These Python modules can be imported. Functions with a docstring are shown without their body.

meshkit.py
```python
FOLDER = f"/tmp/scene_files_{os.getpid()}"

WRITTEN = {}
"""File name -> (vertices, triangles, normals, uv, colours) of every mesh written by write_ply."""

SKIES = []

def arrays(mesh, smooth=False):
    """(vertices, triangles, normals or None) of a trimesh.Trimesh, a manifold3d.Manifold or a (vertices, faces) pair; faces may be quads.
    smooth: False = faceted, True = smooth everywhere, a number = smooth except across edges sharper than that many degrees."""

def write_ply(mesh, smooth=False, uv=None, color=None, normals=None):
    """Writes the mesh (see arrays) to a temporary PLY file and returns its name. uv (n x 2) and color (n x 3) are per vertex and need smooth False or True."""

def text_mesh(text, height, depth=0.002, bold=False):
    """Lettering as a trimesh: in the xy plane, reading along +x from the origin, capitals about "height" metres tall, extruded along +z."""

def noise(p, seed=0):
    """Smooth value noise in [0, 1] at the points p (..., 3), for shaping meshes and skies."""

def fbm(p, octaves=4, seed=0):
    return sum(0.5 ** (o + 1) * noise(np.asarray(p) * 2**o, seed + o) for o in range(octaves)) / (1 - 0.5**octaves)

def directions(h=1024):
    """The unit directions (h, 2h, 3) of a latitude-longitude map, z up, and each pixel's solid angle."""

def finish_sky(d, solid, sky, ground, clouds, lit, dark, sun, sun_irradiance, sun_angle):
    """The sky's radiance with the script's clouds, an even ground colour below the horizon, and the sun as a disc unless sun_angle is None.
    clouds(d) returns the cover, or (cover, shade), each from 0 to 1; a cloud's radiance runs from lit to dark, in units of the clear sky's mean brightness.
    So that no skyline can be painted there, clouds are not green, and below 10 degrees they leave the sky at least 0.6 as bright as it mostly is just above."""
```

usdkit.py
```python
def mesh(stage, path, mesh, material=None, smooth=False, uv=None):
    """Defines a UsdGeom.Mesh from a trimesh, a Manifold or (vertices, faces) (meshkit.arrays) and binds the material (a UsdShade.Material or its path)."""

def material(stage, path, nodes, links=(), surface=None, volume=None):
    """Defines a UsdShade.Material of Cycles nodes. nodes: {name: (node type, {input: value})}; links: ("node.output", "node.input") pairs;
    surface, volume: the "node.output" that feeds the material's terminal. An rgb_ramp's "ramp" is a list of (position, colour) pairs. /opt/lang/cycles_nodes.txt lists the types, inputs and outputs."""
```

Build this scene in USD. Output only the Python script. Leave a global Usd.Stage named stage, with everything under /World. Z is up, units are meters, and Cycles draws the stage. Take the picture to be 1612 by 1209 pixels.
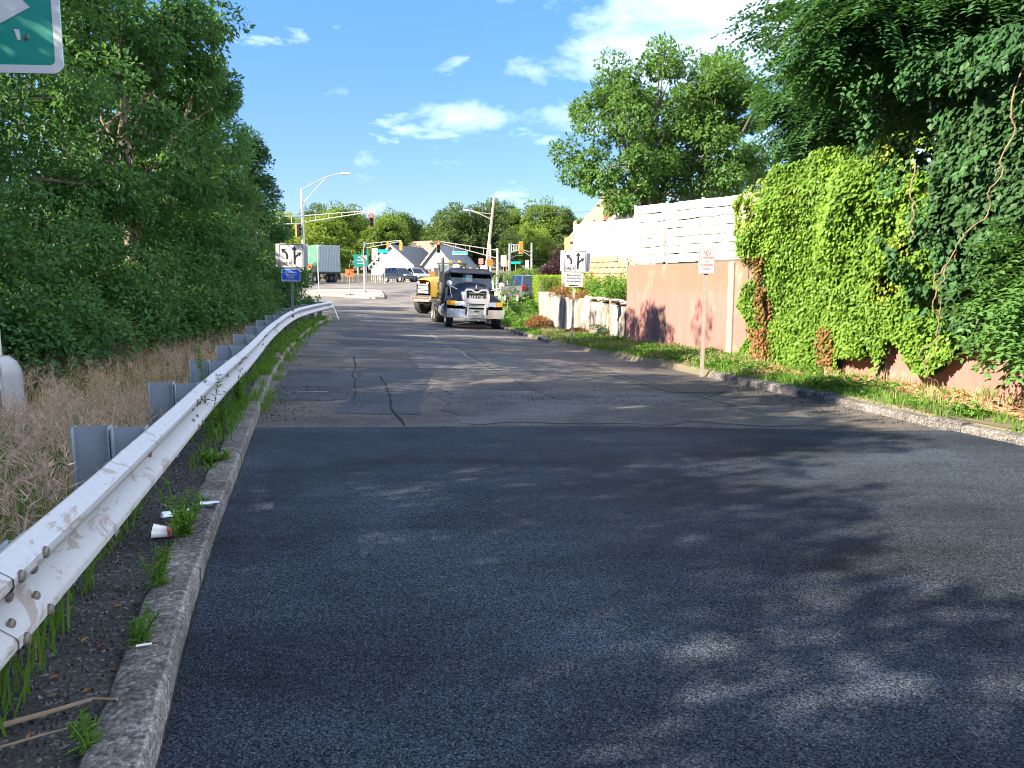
import math, numpy as np, trimesh, usdkit, meshkit
from pxr import Usd, UsdGeom, UsdLux, UsdShade, Gf, Sdf, Vt
from shapely.geometry import Polygon, LineString, box as sbox
from shapely.ops import unary_union
stage = Usd.Stage.CreateInMemory()
UsdGeom.SetStageUpAxis(stage, 'Z'); UsdGeom.SetStageMetersPerUnit(stage, 1.0)
UsdGeom.Xform.Define(stage, '/World'); UsdGeom.Scope.Define(stage, '/World/Looks')
# ------------------------------------------------------------------ camera
F_PX, W_PX, H_PX = 1180.0, 1612.0, 1209.0
PITCH = math.degrees(math.atan(147.5 / F_PX))
cam = UsdGeom.Camera.Define(stage, '/World/camera')
cam.CreateHorizontalApertureAttr(36.0); cam.CreateVerticalApertureAttr(27.0)
cam.CreateFocalLengthAttr(36.0 * F_PX / W_PX)
cam.CreateClippingRangeAttr((0.05, 5000.0))
cam.AddTranslateOp().Set((0, 0, 1.6)); cam.AddRotateXOp().Set(90.0 - PITCH)
cam.CreateExposureAttr(2.42)
# ------------------------------------------------------------------ sky and sun
SUN_AZ, SUN_EL = math.radians(-115.0), math.radians(31.0)
sun_dir = np.array([math.sin(SUN_AZ) * math.cos(SUN_EL), math.cos(SUN_AZ) * math.cos(SUN_EL), math.sin(SUN_EL)])
dome = UsdLux.DomeLight.Define(stage, '/World/sky')
dome.CreateIntensityAttr(1.0)
skymat = usdkit.material(stage, '/World/Looks/sky_look', {
    'sky': ('sky_texture', {'sky_type': 'single_scattering', 'sun_disc': False, 'sun_elevation': SUN_EL, 'sun_rotation': SUN_AZ, 'air_density': 1.1, 'aerosol_density': 0.35, 'ozone_density': 3.0, 'altitude': 50.0}),
    'tc': ('texture_coordinate', {}),
    'map': ('mapping', {'scale': (2.2, 1.5, 5.2), 'rotation': (0.0, 0.25, 0.55), 'location': (5.2, 3.3, 0.9)}),
    'n1': ('noise_texture', {'scale': 1.15, 'detail': 8.0, 'roughness': 0.6, 'distortion': 0.35}),
    'map2': ('mapping', {'scale': (5.0, 4.0, 13.0), 'location': (4.1, 0.3, 0.2)}),
    'n2': ('noise_texture', {'scale': 1.0, 'detail': 6.0, 'roughness': 0.62, 'distortion': 0.3}),
    'sx': ('separate_xyz', {}),
    'bias': ('math', {'math_type': 'multiply_add', 'value2': 0.42, 'value3': 0.0}),
    'zb': ('math', {'math_type': 'multiply_add', 'value2': 0.22, 'value3': -0.045}),
    'add': ('math', {'math_type': 'add'}), 'add2': ('math', {'math_type': 'add'}),
    'ramp': ('map_range', {'from_min': 0.54, 'from_max': 0.86, 'to_min': 0.0, 'to_max': 0.75, 'clamp': True}),
    'ramp2': ('map_range', {'from_min': 0.60, 'from_max': 0.78, 'to_min': 0.0, 'to_max': 0.45, 'clamp': True}),
    'mx': ('math', {'math_type': 'maximum'}),
    'hsv': ('hsv', {'saturation': 1.25, 'value': 1.0, 'hue': 0.5, 'fac': 1.0}),
    'hz': ('rgb_ramp', {'ramp': [(0.0, (.38, .40, .57)), (.10, (.49, .48, .68)), (.28, (.68, .64, .85)), (.55, (.95, .93, 1.02)), (1, (1, 1, 1))]}), 'tint': ('mix', {'mix_type': 'multiply', 'fac': 1.0}),
    'mix': ('mix', {'mix_type': 'mix', 'color2': (9.5, 10.2, 11.4)}),
    'bg': ('background_shader', {'strength': 0.073})},
    [('tc.generated', 'map.vector'), ('map.vector', 'n1.vector'), ('tc.generated', 'map2.vector'), ('map2.vector', 'n2.vector'),
     ('tc.generated', 'sx.vector'), ('sx.x', 'bias.value1'), ('sx.z', 'zb.value1'), ('n1.fac', 'add.value1'), ('bias.value', 'add.value2'), ('add.value', 'add2.value1'), ('zb.value', 'add2.value2'),
     ('add2.value', 'ramp.value'), ('n2.fac', 'ramp2.value'), ('ramp.result', 'mx.value1'), ('ramp2.result', 'mx.value2'),
     ('sky.color', 'hsv.color'), ('sx.z', 'hz.fac'), ('hsv.color', 'tint.color1'), ('hz.color', 'tint.color2'), ('tint.color', 'mix.color1'), ('mx.value', 'mix.fac'), ('mix.color', 'bg.color')], surface='bg.background')
UsdShade.MaterialBindingAPI.Apply(dome.GetPrim()).Bind(skymat)
sun = UsdLux.DistantLight.Define(stage, '/World/sun')
sun.CreateIntensityAttr(1.25); sun.CreateAngleAttr(0.5); sun.CreateColorAttr((1.0, 0.86, 0.68)); sun.CreateNormalizeAttr(True)
_m = Gf.Matrix4d().SetLookAt(Gf.Vec3d(*sun_dir), Gf.Vec3d(0, 0, 0), Gf.Vec3d(0, 0, 1)).GetInverse()
sun.AddTransformOp().Set(Gf.Matrix4d(_m.ExtractRotationMatrix(), Gf.Vec3d(0, 0, 0)))

# ------------------------------------------------------------------ helpers
USED = {}
def numbered(parent, name):
    k = USED.get((parent, name), 0); USED[(parent, name)] = k + 1
    return name if k == 0 else f'{name}_{k:03d}'
def setp(prim, label=None, cat=None, group=None, kind=None):
    for k, v in (('label', label), ('category', cat), ('group', group), ('kind', kind)):
        if v: prim.SetCustomDataByKey(k, v)
    return prim
def P(parent): return '/World' if parent is None else str(parent.GetPath())
def obj(name, mesh, mat, parent=None, smooth=False, label=None, cat=None, group=None, kind=None):
    par = P(parent); path = par + '/' + numbered(par, name)
    if isinstance(mesh, MB): mesh = mesh.get()
    prim = usdkit.mesh(stage, path, mesh, mat, smooth=smooth).GetPrim()
    return setp(prim, label, cat, group, kind)
def thing(name, label, cat, loc=(0, 0, 0), rz=0.0, group=None, scale=None, tilt=None):
    x = UsdGeom.Xform.Define(stage, '/World/' + numbered('/World', name))
    x.AddTranslateOp().Set(tuple(float(a) for a in loc)); x.AddRotateZOp().Set(float(rz))
    if tilt: x.AddRotateYOp().Set(float(tilt))
    if scale is not None:
        s = (scale,) * 3 if np.ndim(scale) == 0 else scale
        x.AddScaleOp().Set(tuple(float(a) for a in s))
    return setp(x.GetPrim(), label, cat, group)
def dup(src, label, cat, loc, rz, group=None, scale=None, name=None):
    t = thing(name or src.GetName().rstrip('_0123456789'), label, cat, loc, rz, group, scale)
    t.GetReferences().AddInternalReference(src.GetPath())
    t.SetInstanceable(True)
    return t
class MB:
    def __init__(s): s.v, s.f, s.n = [], [], 0
    def add(s, v, f):
        v = np.asarray(v, float); f = np.asarray(f, int)
        if f.shape[1] == 4: f = np.vstack([f[:, [0, 1, 2]], f[:, [0, 2, 3]]])
        s.v.append(v); s.f.append(f + s.n); s.n += len(v); return s
    def tm(s, m, T=None):
        m = m.copy()
        if T is not None: m.apply_transform(T)
        return s.add(m.vertices, m.faces)
    def box(s, c, d, rz=0.0, R=None, ch=0.0):
        c = np.asarray(c, float); h = np.asarray(d, float) / 2
        if ch > 0:
            ch = min(ch, h.min() * .9); pts = []
            for sx in (-1, 1):
                for sy in (-1, 1):
                    for sz in (-1, 1):
                        q = np.array([sx, sy, sz])
                        for k in range(3):
                            p = q * h - q * ch; p[k] = q[k] * h[k]; pts.append(p)
            m = trimesh.convex.convex_hull(np.array(pts))
            v, f = np.array(m.vertices), np.array(m.faces)
        else:
            v = np.array([[x, y, z] for x in (-1, 1) for y in (-1, 1) for z in (-1, 1)], float) * h
            f = np.array([[0, 1, 3, 2], [4, 6, 7, 5], [0, 4, 5, 1], [2, 3, 7, 6], [0, 2, 6, 4], [1, 5, 7, 3]])
        if R is not None: v = v @ np.asarray(R).T
        if rz: v = v @ rotz(rz).T
        return s.add(v + c, f)
    def hull(s, pts):
        m = trimesh.convex.convex_hull(np.asarray(pts, float)); return s.add(m.vertices, m.faces)
    def tube(s, pts, r, k=8, cap=True):
        v, f = tube(pts, r, k, cap); return s.add(v, f)
    def cyl(s, a, b, r, k=16): return s.tube([a, b], r, k)
    def poly(s, p2, depth, T=None):
        g = p2 if hasattr(p2, 'geom_type') else Polygon(p2)
        for q in getattr(g, 'geoms', [g]):
            s.tm(trimesh.creation.extrude_polygon(q, depth, engine='earcut'), T)
        return s
    def get(s): return (np.vstack(s.v), np.vstack(s.f)) if s.v else (np.zeros((0, 3)), np.zeros((0, 3), int))
def rotz(d):
    a = math.radians(d); return np.array([[math.cos(a), -math.sin(a), 0], [math.sin(a), math.cos(a), 0], [0, 0, 1]])
def rotx(d):
    a = math.radians(d); return np.array([[1, 0, 0], [0, math.cos(a), -math.sin(a)], [0, math.sin(a), math.cos(a)]])
def roty(d):
    a = math.radians(d); return np.array([[math.cos(a), 0, math.sin(a)], [0, 1, 0], [-math.sin(a), 0, math.cos(a)]])
def TR(R=None, t=(0, 0, 0)):
    M = np.eye(4); M[:3, :3] = np.eye(3) if R is None else R; M[:3, 3] = t; return M
def nrmz(a): return a / np.maximum(np.linalg.norm(a, axis=-1, keepdims=True), 1e-9)
def tube(pts, r, k=8, cap=True):
    pts = np.asarray(pts, float); n = len(pts); r = np.broadcast_to(np.asarray(r, float), n)
    d = np.gradient(pts, axis=0) if n > 2 else np.repeat((pts[1] - pts[0])[None], 2, 0)
    d = nrmz(d); ref = np.array([0, 0, 1.0]) if abs(d[0][2]) < .9 else np.array([1.0, 0, 0])
    u = nrmz(np.cross(d, ref)); w = np.cross(d, u)
    a = np.arange(k) / k * 2 * np.pi
    v = (pts[:, None] + r[:, None, None] * (np.cos(a)[None, :, None] * u[:, None] + np.sin(a)[None, :, None] * w[:, None])).reshape(-1, 3)
    f = []
    i = np.arange(n - 1)[:, None] * k; j = np.arange(k)[None]; j2 = (j + 1) % k
    f = np.stack([i + j, i + j2, i + k + j2, i + k + j], -1).reshape(-1, 4)
    f = np.vstack([f[:, [0, 1, 2]], f[:, [0, 2, 3]]])[:, ::-1]
    if cap:
        v = np.vstack([v, pts[:1], pts[-1:]]); c0, c1 = n * k, n * k + 1
        j = np.arange(k); j2 = (j + 1) % k
        f = np.vstack([f, np.stack([np.full(k, c0), j, j2], 1), np.stack([np.full(k, c1), (n - 1) * k + j2, (n - 1) * k + j], 1)])
    return v, f
def grid(X, Y, Z):
    n, m = X.shape; v = np.stack([X, Y, Z], -1).reshape(-1, 3)
    i = np.arange(n - 1)[:, None] * m; j = np.arange(m - 1)[None]
    f = np.stack([i + j, i + j + 1, i + m + j + 1, i + m + j], -1).reshape(-1, 4)
    return v, f
def lathe(prof, k=24):
    """profile [(r,z)] revolved about z"""
    prof = np.asarray(prof, float); a = np.arange(k) / k * 2 * np.pi
    v = np.stack([prof[:, None, 0] * np.cos(a), prof[:, None, 0] * np.sin(a), np.repeat(prof[:, 1:2], k, 1)], -1).reshape(-1, 3)
    n = len(prof); i = np.arange(n - 1)[:, None] * k; j = np.arange(k)[None]; j2 = (j + 1) % k
    return v, np.stack([i + j, i + j2, i + k + j2, i + k + j], -1).reshape(-1, 4)
def rrect(w, h, r): return sbox(-w / 2 + r, -h / 2 + r, w / 2 - r, h / 2 - r).buffer(r, 6)
LK = {}
def mat(name, col, rough=.6, metal=0.0, var=.12, scale=6.0, bump=0.0, bscale=60.0, dirt=None, dirt_amt=.4, dscale=1.5, dlo=.5, dhi=.72, coat=0.0, spec=.5, world=False, stretch=None):
    nodes = {'tc': ('texture_coordinate', {}), 'geo': ('geometry', {}),
        'n': ('noise_texture', {'scale': scale, 'detail': 6.0, 'roughness': .6}),
        'lo': ('mix', {'color1': tuple(np.array(col) * (1 - var)), 'color2': tuple(np.minimum(np.array(col) * (1 + var), 1))}),
        'p': ('principled_bsdf', {'roughness': rough, 'metallic': metal, 'coat_weight': coat, 'specular_ior_level': spec})}
    src = 'geo.position' if world else 'tc.object'
    links = [('n.fac', 'lo.fac')]
    if stretch:
        nodes['mp'] = ('mapping', {'scale': stretch}); links += [(src, 'mp.vector'), ('mp.vector', 'n.vector')]
    else: links += [(src, 'n.vector')]
    out = 'lo.color'
    if dirt is not None:
        nodes['dn'] = ('noise_texture', {'scale': dscale, 'detail': 7.0, 'roughness': .68, 'distortion': .3})
        nodes['dr'] = ('map_range', {'from_min': dlo, 'from_max': dhi, 'to_min': 0.0, 'to_max': dirt_amt, 'clamp': True})
        nodes['dm'] = ('mix', {'color2': tuple(dirt)})
        links += [(('mp.vector' if stretch else src), 'dn.vector'), ('dn.fac', 'dr.value'), ('dr.result', 'dm.fac'), (out, 'dm.color1')]; out = 'dm.color'
    links.append((out, 'p.base_color'))
    if bump:
        nodes['bn'] = ('noise_texture', {'scale': bscale, 'detail': 5.0, 'roughness': .6}); nodes['b'] = ('bump', {'strength': bump, 'distance': .02})
        links += [(src, 'bn.vector'), ('bn.fac', 'b.height'), ('b.normal', 'p.normal')]
    m = usdkit.material(stage, '/World/Looks/' + name, nodes, links, surface='p.BSDF'); LK[name] = m; return m
def leafmat(name, ramp, trans=.42, rough=.5, tcol=None, spec=.2):
    """leaves: each leaf its own tone out of the ramp, some light passes through"""
    tr = [(p, tuple(np.clip(np.array(c) * np.array([1.7, 1.45, .8]), 0, .6))) for p, c in ramp]
    nodes = {'g': ('geometry', {}), 'r': ('rgb_ramp', {'ramp': ramp}), 'rt': ('rgb_ramp', {'ramp': tr}),
             'p': ('principled_bsdf', {'roughness': rough, 'specular_ior_level': spec}), 't': ('translucent_bsdf', {}), 'mx': ('mix_closure', {'fac': trans})}
    m = usdkit.material(stage, '/World/Looks/' + name, nodes, [('g.random_per_island', 'r.fac'), ('g.random_per_island', 'rt.fac'), ('r.color', 'p.base_color'), ('rt.color', 't.color'), ('p.BSDF', 'mx.closure1'), ('t.BSDF', 'mx.closure2')], surface='mx.closure')
    LK[name] = m; return m
def glassmat(name, tint=(.75, .85, .9), fac_ior=1.5):
    m = usdkit.material(stage, '/World/Looks/' + name, {'t': ('transparent_bsdf', {'color': tint}), 'g': ('glossy_bsdf', {'roughness': .03, 'color': (.95, .97, 1)}), 'f': ('fresnel', {'IOR': fac_ior}), 'mx': ('mix_closure', {})},
        [('f.fac', 'mx.fac'), ('t.BSDF', 'mx.closure1'), ('g.BSDF', 'mx.closure2')], surface='mx.closure')
    return m
def emitmat(name, col, strength):
    return usdkit.material(stage, '/World/Looks/' + name, {'e': ('emission', {'color': col, 'strength': strength})}, [], surface='e.emission')
def lerp(y, Y, V): return np.interp(y, Y, V)

# ------------------------------------------------------------------ road plan and terrain (y runs away from the camera)
_LY = [-60, -10, 2.35, 3.43, 4.68, 7.09, 9.74, 13.2, 17.3, 22, 29, 33, 36, 40, 46, 52, 60]
_LX = [17.5, 2.6, -1.2, -1.55, -1.92, -2.58, -3.31, -4.24, -5.2, -6.15, -7.4, -7.8, -8.6, -11, -16.5, -23, -34]
_RY = [-60, -10, 2, 7.4, 8.3, 10.3, 12.2, 14.8, 19, 23, 28, 31, 38, 45, 52, 60]
_RX = [24, 9.7, 6.6, 5.25, 5.0, 4.6, 4.1, 3.5, 2.45, 1.44, .35, -.25, -1.8, -3.4, -5.0, -6.6]
_CY = [-60, -10, 2.35, 13.2, 22, 33, 45, 60, 90]; _CX = [20.8, 6.1, 2.65, -.15, -2.3, -4.3, -7.4, -11.0, -18]
_ZY = [-60, 0, 11, 17, 22, 30, 38, 46, 52, 60, 66, 75, 84, 95, 110, 140, 190, 260, 400]
_ZZ = [0, 0, 0, .03, .06, .12, .2, .36, .62, 1.0, 1.5, 2.0, 2.45, 2.65, 2.9, 4.5, 8, 13, 24]
_BY = [-60, 10, 17, 24, 35, 50, 62, 70]; _BK = [0, 0, .02, .045, .055, .03, .01, 0]
def xl(y): return lerp(y, _LY, _LX)
def xr(y): return lerp(y, _RY, _RX)
def xc(y): return lerp(y, _CY, _CX)
def xw(y): return 8.82 - .235 * np.asarray(y, float)          # the long retaining wall's face
def sstep(a, b, x): t = np.clip((x - a) / (b - a), 0, 1); return t * t * (3 - 2 * t)
def g0(x, y):
    y = np.asarray(y, float); t = np.asarray(x, float) - xc(y)
    return lerp(y, _ZY, _ZZ) - lerp(y, _BY, _BK) * np.clip(t, -5, 5)
def gnd(x, y):
    x = np.asarray(x, float); y = np.asarray(y, float)
    z = g0(x, y); dl = xl(y) - x; dr = x - xr(y); dw = x - xw(y)
    left = dl > 0; right = dr > 0
    n = meshkit.fbm(np.stack([x * .9, y * .9, x * 0], -1), 4, 3) - .5
    z = np.where(left, z + .10 + .12 * n * sstep(.3, 1.5, dl) + .10 * sstep(1, 4, dl), z)
    up = sstep(0.12, .3, dw)
    near = 1 - sstep(22.9, 23.4, y); mid = sstep(22.9, 23.4, y) * (1 - sstep(32, 34, y)); far = sstep(32, 34, y)
    hill = .12 + .04 * n + .04 * np.clip(dr, 0, 2)
    zr_near = z + hill + up * (2.1 - .1)
    zr_mid = z + hill + up * 1.15 + sstep(1.25, 1.5, dw) * 1.45
    zr_far = z + hill + np.clip(dr - 1.5, 0, 9) * .13 * (1 - sstep(58, 70, y))
    z = np.where(right, near * zr_near + mid * zr_mid + far * zr_far, z)
    return z
# ------------------------------------------------------------------ materials for the setting
def asphalt(name, c0, c1, c2, big, fine, bump, rough=.75, spk=.2, tone=(.75, 1.25), spec=.3):
    nodes = {'geo': ('geometry', {}), 'fine': ('voronoi_texture', {'scale': fine, 'randomness': 1.0}), 'nf': ('noise_texture', {'scale': fine * .9, 'detail': 4.0, 'roughness': .7}),
        'nb': ('noise_texture', {'scale': big, 'detail': 6.0, 'roughness': .62, 'distortion': .4}),
        'mp': ('mapping', {'scale': (.55, 2.0, 1.0), 'rotation': (0, 0, -.08)}), 'nb2': ('noise_texture', {'scale': .9, 'detail': 7.0, 'roughness': .66, 'distortion': .6}),
        'r1': ('rgb_ramp', {'ramp': [(.3, c0), (.55, c1), (.8, c2)]}),
        'r2': ('map_range', {'from_min': .40, 'from_max': .66, 'to_min': .55, 'to_max': 1.2, 'clamp': True}),
        'r3': ('map_range', {'from_min': .30, 'from_max': .75, 'to_min': .6, 'to_max': 1.45, 'clamp': True}),
        'm1': ('math', {'math_type': 'multiply'}), 'mm': ('vector_math', {'math_type': 'scale'}),
        'tone': ('map_range', {'from_min': 0.0, 'from_max': 1.0, 'to_min': tone[0], 'to_max': tone[1], 'clamp': True}), 'mt': ('math', {'math_type': 'multiply'}), 'sp': ('math', {'math_type': 'greater_than', 'value2': .95}), 'spm': ('mix', {'color2': (.35, .34, .33)}), 'spf': ('math', {'math_type': 'multiply', 'value2': spk}),
        'wn': ('white_noise_texture', {}),
        'b': ('bump', {'strength': bump, 'distance': .006}), 'hh': ('math', {'math_type': 'multiply_add', 'value2': -1.0, 'value3': 0.0}),
        'p': ('principled_bsdf', {'roughness': rough, 'specular_ior_level': spec})}
    links = [('geo.position', 'fine.vector'), ('geo.position', 'nf.vector'), ('geo.position', 'nb.vector'), ('geo.position', 'mp.vector'), ('mp.vector', 'nb2.vector'),
        ('nf.fac', 'r1.fac'), ('nb.fac', 'r2.value'), ('nb2.fac', 'r3.value'), ('r2.result', 'm1.value1'), ('r3.result', 'm1.value2'),
        ('r1.color', 'mm.vector1'), ('m1.value', 'mt.value1'), ('wn.value', 'tone.value'), ('tone.result', 'mt.value2'), ('mt.value', 'mm.scale'), ('fine.position', 'wn.vector'), ('wn.value', 'sp.value1'), ('sp.value', 'spf.value1'), ('spf.value', 'spm.fac'), ('mm.vector', 'spm.color1'), ('spm.color', 'p.base_color'),
        ('fine.distance', 'hh.value1'), ('nf.fac', 'hh.value3'), ('hh.value', 'b.height'), ('b.normal', 'p.normal')]
    m = usdkit.material(stage, '/World/Looks/' + name, nodes, links, surface='p.BSDF'); LK[name] = m; return m
asphalt('fresh_asphalt_look', (.010, .015, .022), (.030, .039, .053), (.098, .112, .134), .35, 125.0, .8, .7, spk=.06, tone=(.22, 1.95), spec=.10)
asphalt('old_asphalt_look', (.047, .042, .038), (.100, .089, .080), (.185, .165, .148), .5, 70.0, .6, .85)
asphalt('patch_asphalt_look', (.022, .024, .027), (.040, .042, .046), (.07, .072, .078), .6, 70.0, .5, .7)
asphalt('light_patch_look', (.05, .049, .048), (.095, .091, .087), (.17, .16, .15), .8, 70.0, .5, .8)
asphalt('far_asphalt_look', (.085, .077, .07), (.125, .113, .10), (.17, .157, .14), .3, 30.0, .2, .85)
asphalt('gravel_look', (.018, .018, .018), (.045, .043, .041), (.12, .115, .11), 1.2, 60.0, 1.0, .9)
asphalt('kerb_look', (.045, .043, .041), (.16, .15, .14), (.30, .285, .265), 2.2, 55.0, 1.0, .9, tone=(.55, 1.3))
mat('ground_look', (.10, .085, .05), .95, var=.45, scale=1.2, bump=.5, bscale=14, dirt=(.05, .075, .02), dirt_amt=.8, dscale=.6, world=True)
mat('soil_look', (.34, .21, .12), .95, var=.35, scale=3.0, bump=.6, bscale=25, dirt=(.10, .07, .04), dirt_amt=.8, dscale=2.0, world=True)
mat('verge_look', (.10, .08, .045), .95, var=.4, scale=5, bump=.6, bscale=30, dirt=(.06, .085, .025), dirt_amt=.8, dscale=2.0, world=True)
mat('lawn_look', (.10, .17, .035), .95, var=.4, scale=2.5, bump=.5, bscale=30, dirt=(.16, .16, .06), dirt_amt=.6, dscale=1.0, world=True)
mat('tar_look', (.024, .023, .023), .9, spec=.08, world=True)
mat('concrete_look', (.19, .165, .14), .85, var=.18, scale=3, bump=.2, bscale=80, dirt=(.25, .23, .2), dirt_amt=.5, world=True)
# ------------------------------------------------------------------ ground sheet
def ground_sheet():
    ys = np.concatenate([np.arange(-60, -4, 4), np.arange(-4, 36, .33), np.arange(36, 70, 1.0), np.arange(70, 130, 4), np.arange(130, 421, 15)])
    offL = np.array([-260, -150, -80, -40, -25, -16, -11, -8, -6, -5, -4.2, -3.5, -2.9, -2.4, -1.9, -1.5, -1.1, -.8, -.5, -.16])
    mid = np.array([0, .10, .5, .90, 1.0])
    offR = np.array([.15, .25, .45, .7, .95, 1.2, 1.45])
    offW = np.array([.10, .31, .8, 1.24, 1.51, 2.5, 4, 7, 11, 18, 30, 60, 120, 200])
    rows = []
    for y in ys:
        a, b = xl(y), xr(y); w = max(float(xw(y)), b + 1.6)
        if y > 45: w = b + 1.9
        row = np.concatenate([a + offL, a + (b - a) * mid, b + offR, w + offW]); rows.append(row)
    X = np.array(rows); Y = np.repeat(ys[:, None], X.shape[1], 1)
    Z = gnd(X, Y)
    road = (X > xl(Y) - .001) & (X < xr(Y) + .001)
    Z = np.where(road, g0(X, Y) - .06, Z)
    crossroad = (Y > 56) & (Y < 89) & (X < 40)
    Z = np.where(crossroad, np.minimum(Z, g0(X, Y) - .05), Z)
    return grid(X, Y, Z)
obj('ground', ground_sheet(), LK['ground_look'], kind='structure', smooth=40)
# ------------------------------------------------------------------ road sheets
def strip(y0, y1, n, fa, fb, m, dz, jag0=0, jag1=0, seed=0):
    rng = np.random.default_rng(seed); t = np.linspace(0, 1, m)
    ys = np.linspace(y0, y1, n)
    Y = np.repeat(ys[:, None], m, 1)
    X = fa(Y) + (fb(Y) - fa(Y)) * t[None]
    Y = Y.copy()
    if jag1: Y[-1] += (meshkit.fbm(np.stack([t * 30, t * 0, t * 0], -1), 4, seed) - .5) * jag1 - .0 * t
    return X, Y, g0(X, Y) + dz
def lobe(y): return xr(y)
X, Y, Z = strip(-40, 62, 250, lambda y: xl(y) - .03, lambda y: xr(y) + .03, 24, .004)
obj('road', grid(X, Y, Z), LK['old_asphalt_look'], kind='structure', smooth=30)
# the bright dry intersection beyond, and the cross street
Xs, Ys = np.meshgrid(np.linspace(-90, 40, 60), np.linspace(58, 88, 40))
edge = lerp(Ys, [58, 61, 64, 68, 72, 88], [-6.4, -6.2, -4, 3, 40, 40])
Xs = np.minimum(Xs, edge)
obj('cross_street', grid(Xs, Ys, g0(Xs, Ys) + .008), LK['far_asphalt_look'], kind='structure', smooth=30)
X, Y, Z = strip(47, 60, 30, lambda y: xl(y) + .02, lambda y: xr(y) - .02, 20, .011)
obj('road_apron', grid(X, Y, Z), LK['far_asphalt_look'], kind='structure', smooth=30)
# the new black surface ends in a clean cross joint; built with a real 3 cm lip
def fresh():
    t = np.linspace(0, 1, 90); ys = np.concatenate([np.linspace(-30, 0, 20), np.linspace(.3, 8.35, 44)])
    Y = np.repeat(ys[:, None], len(t), 1); X = (xl(Y) + .015) + (xr(Y) - .03 - xl(Y)) * t
    jag = (meshkit.fbm(np.stack([t * 60, t * 0 + 2, t * 0], -1), 4, 5) - .5) * .05
    Ye = (8.62 + .28 * (t - .25) * (t < .25) - .75 * np.clip(t - .55, 0, 1) + jag)[None]
    Xe = (xl(Ye) + .015) + (xr(Ye) - .03 - xl(Ye)) * t
    X = np.vstack([X, Xe, Xe]); Y = np.vstack([Y, Ye, Ye + .006])
    Z = g0(X, Y) + .026; Z[-1] = g0(X[-1], Y[-1]) - .01
    Z[:-1] += (meshkit.fbm(np.stack([X[:-1] * .8, Y[:-1] * .8, X[:-1] * 0], -1), 3, 8) - .5) * .012
    return grid(X, Y, Z)
obj('fresh_asphalt', fresh(), LK['fresh_asphalt_look'], kind='structure', smooth=30)
road_prim = stage.GetPrimAtPath('/World/road')
def road_patch(poly, mat_, dz, name, par=None):
    p = Polygon(poly); m = trimesh.creation.triangulate_polygon(p, engine='earcut')
    v2, f = m
    mesh = trimesh.Trimesh(np.column_stack([v2, np.zeros(len(v2))]), f, process=False)
    while np.max(mesh.edges_unique_length) > .8: mesh = mesh.subdivide()
    v = np.array(mesh.vertices); v[:, 2] = g0(v[:, 0], v[:, 1]) + dz
    fc = np.array(mesh.faces)
    n = np.cross(v[fc[:, 1]] - v[fc[:, 0]], v[fc[:, 2]] - v[fc[:, 0]])[:, 2]; fc[n < 0] = fc[n < 0][:, ::-1]
    return obj(name, (v, fc), mat_, par)
def ragged(poly, amp, seed, step=.25):
    ls = LineString(list(poly) + [poly[0]]); n = max(8, int(ls.length / step)); pts = np.array([ls.interpolate(i / n, normalized=True).coords[0] for i in range(n)])
    pts[:, 0] += (meshkit.fbm(np.column_stack([pts * 2.1, np.full(n, seed)]), 3, seed) - .5) * amp; pts[:, 1] += (meshkit.fbm(np.column_stack([pts * 2.3, np.full(n, seed + 9.)]), 3, seed + 4) - .5) * amp
    return pts
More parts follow.
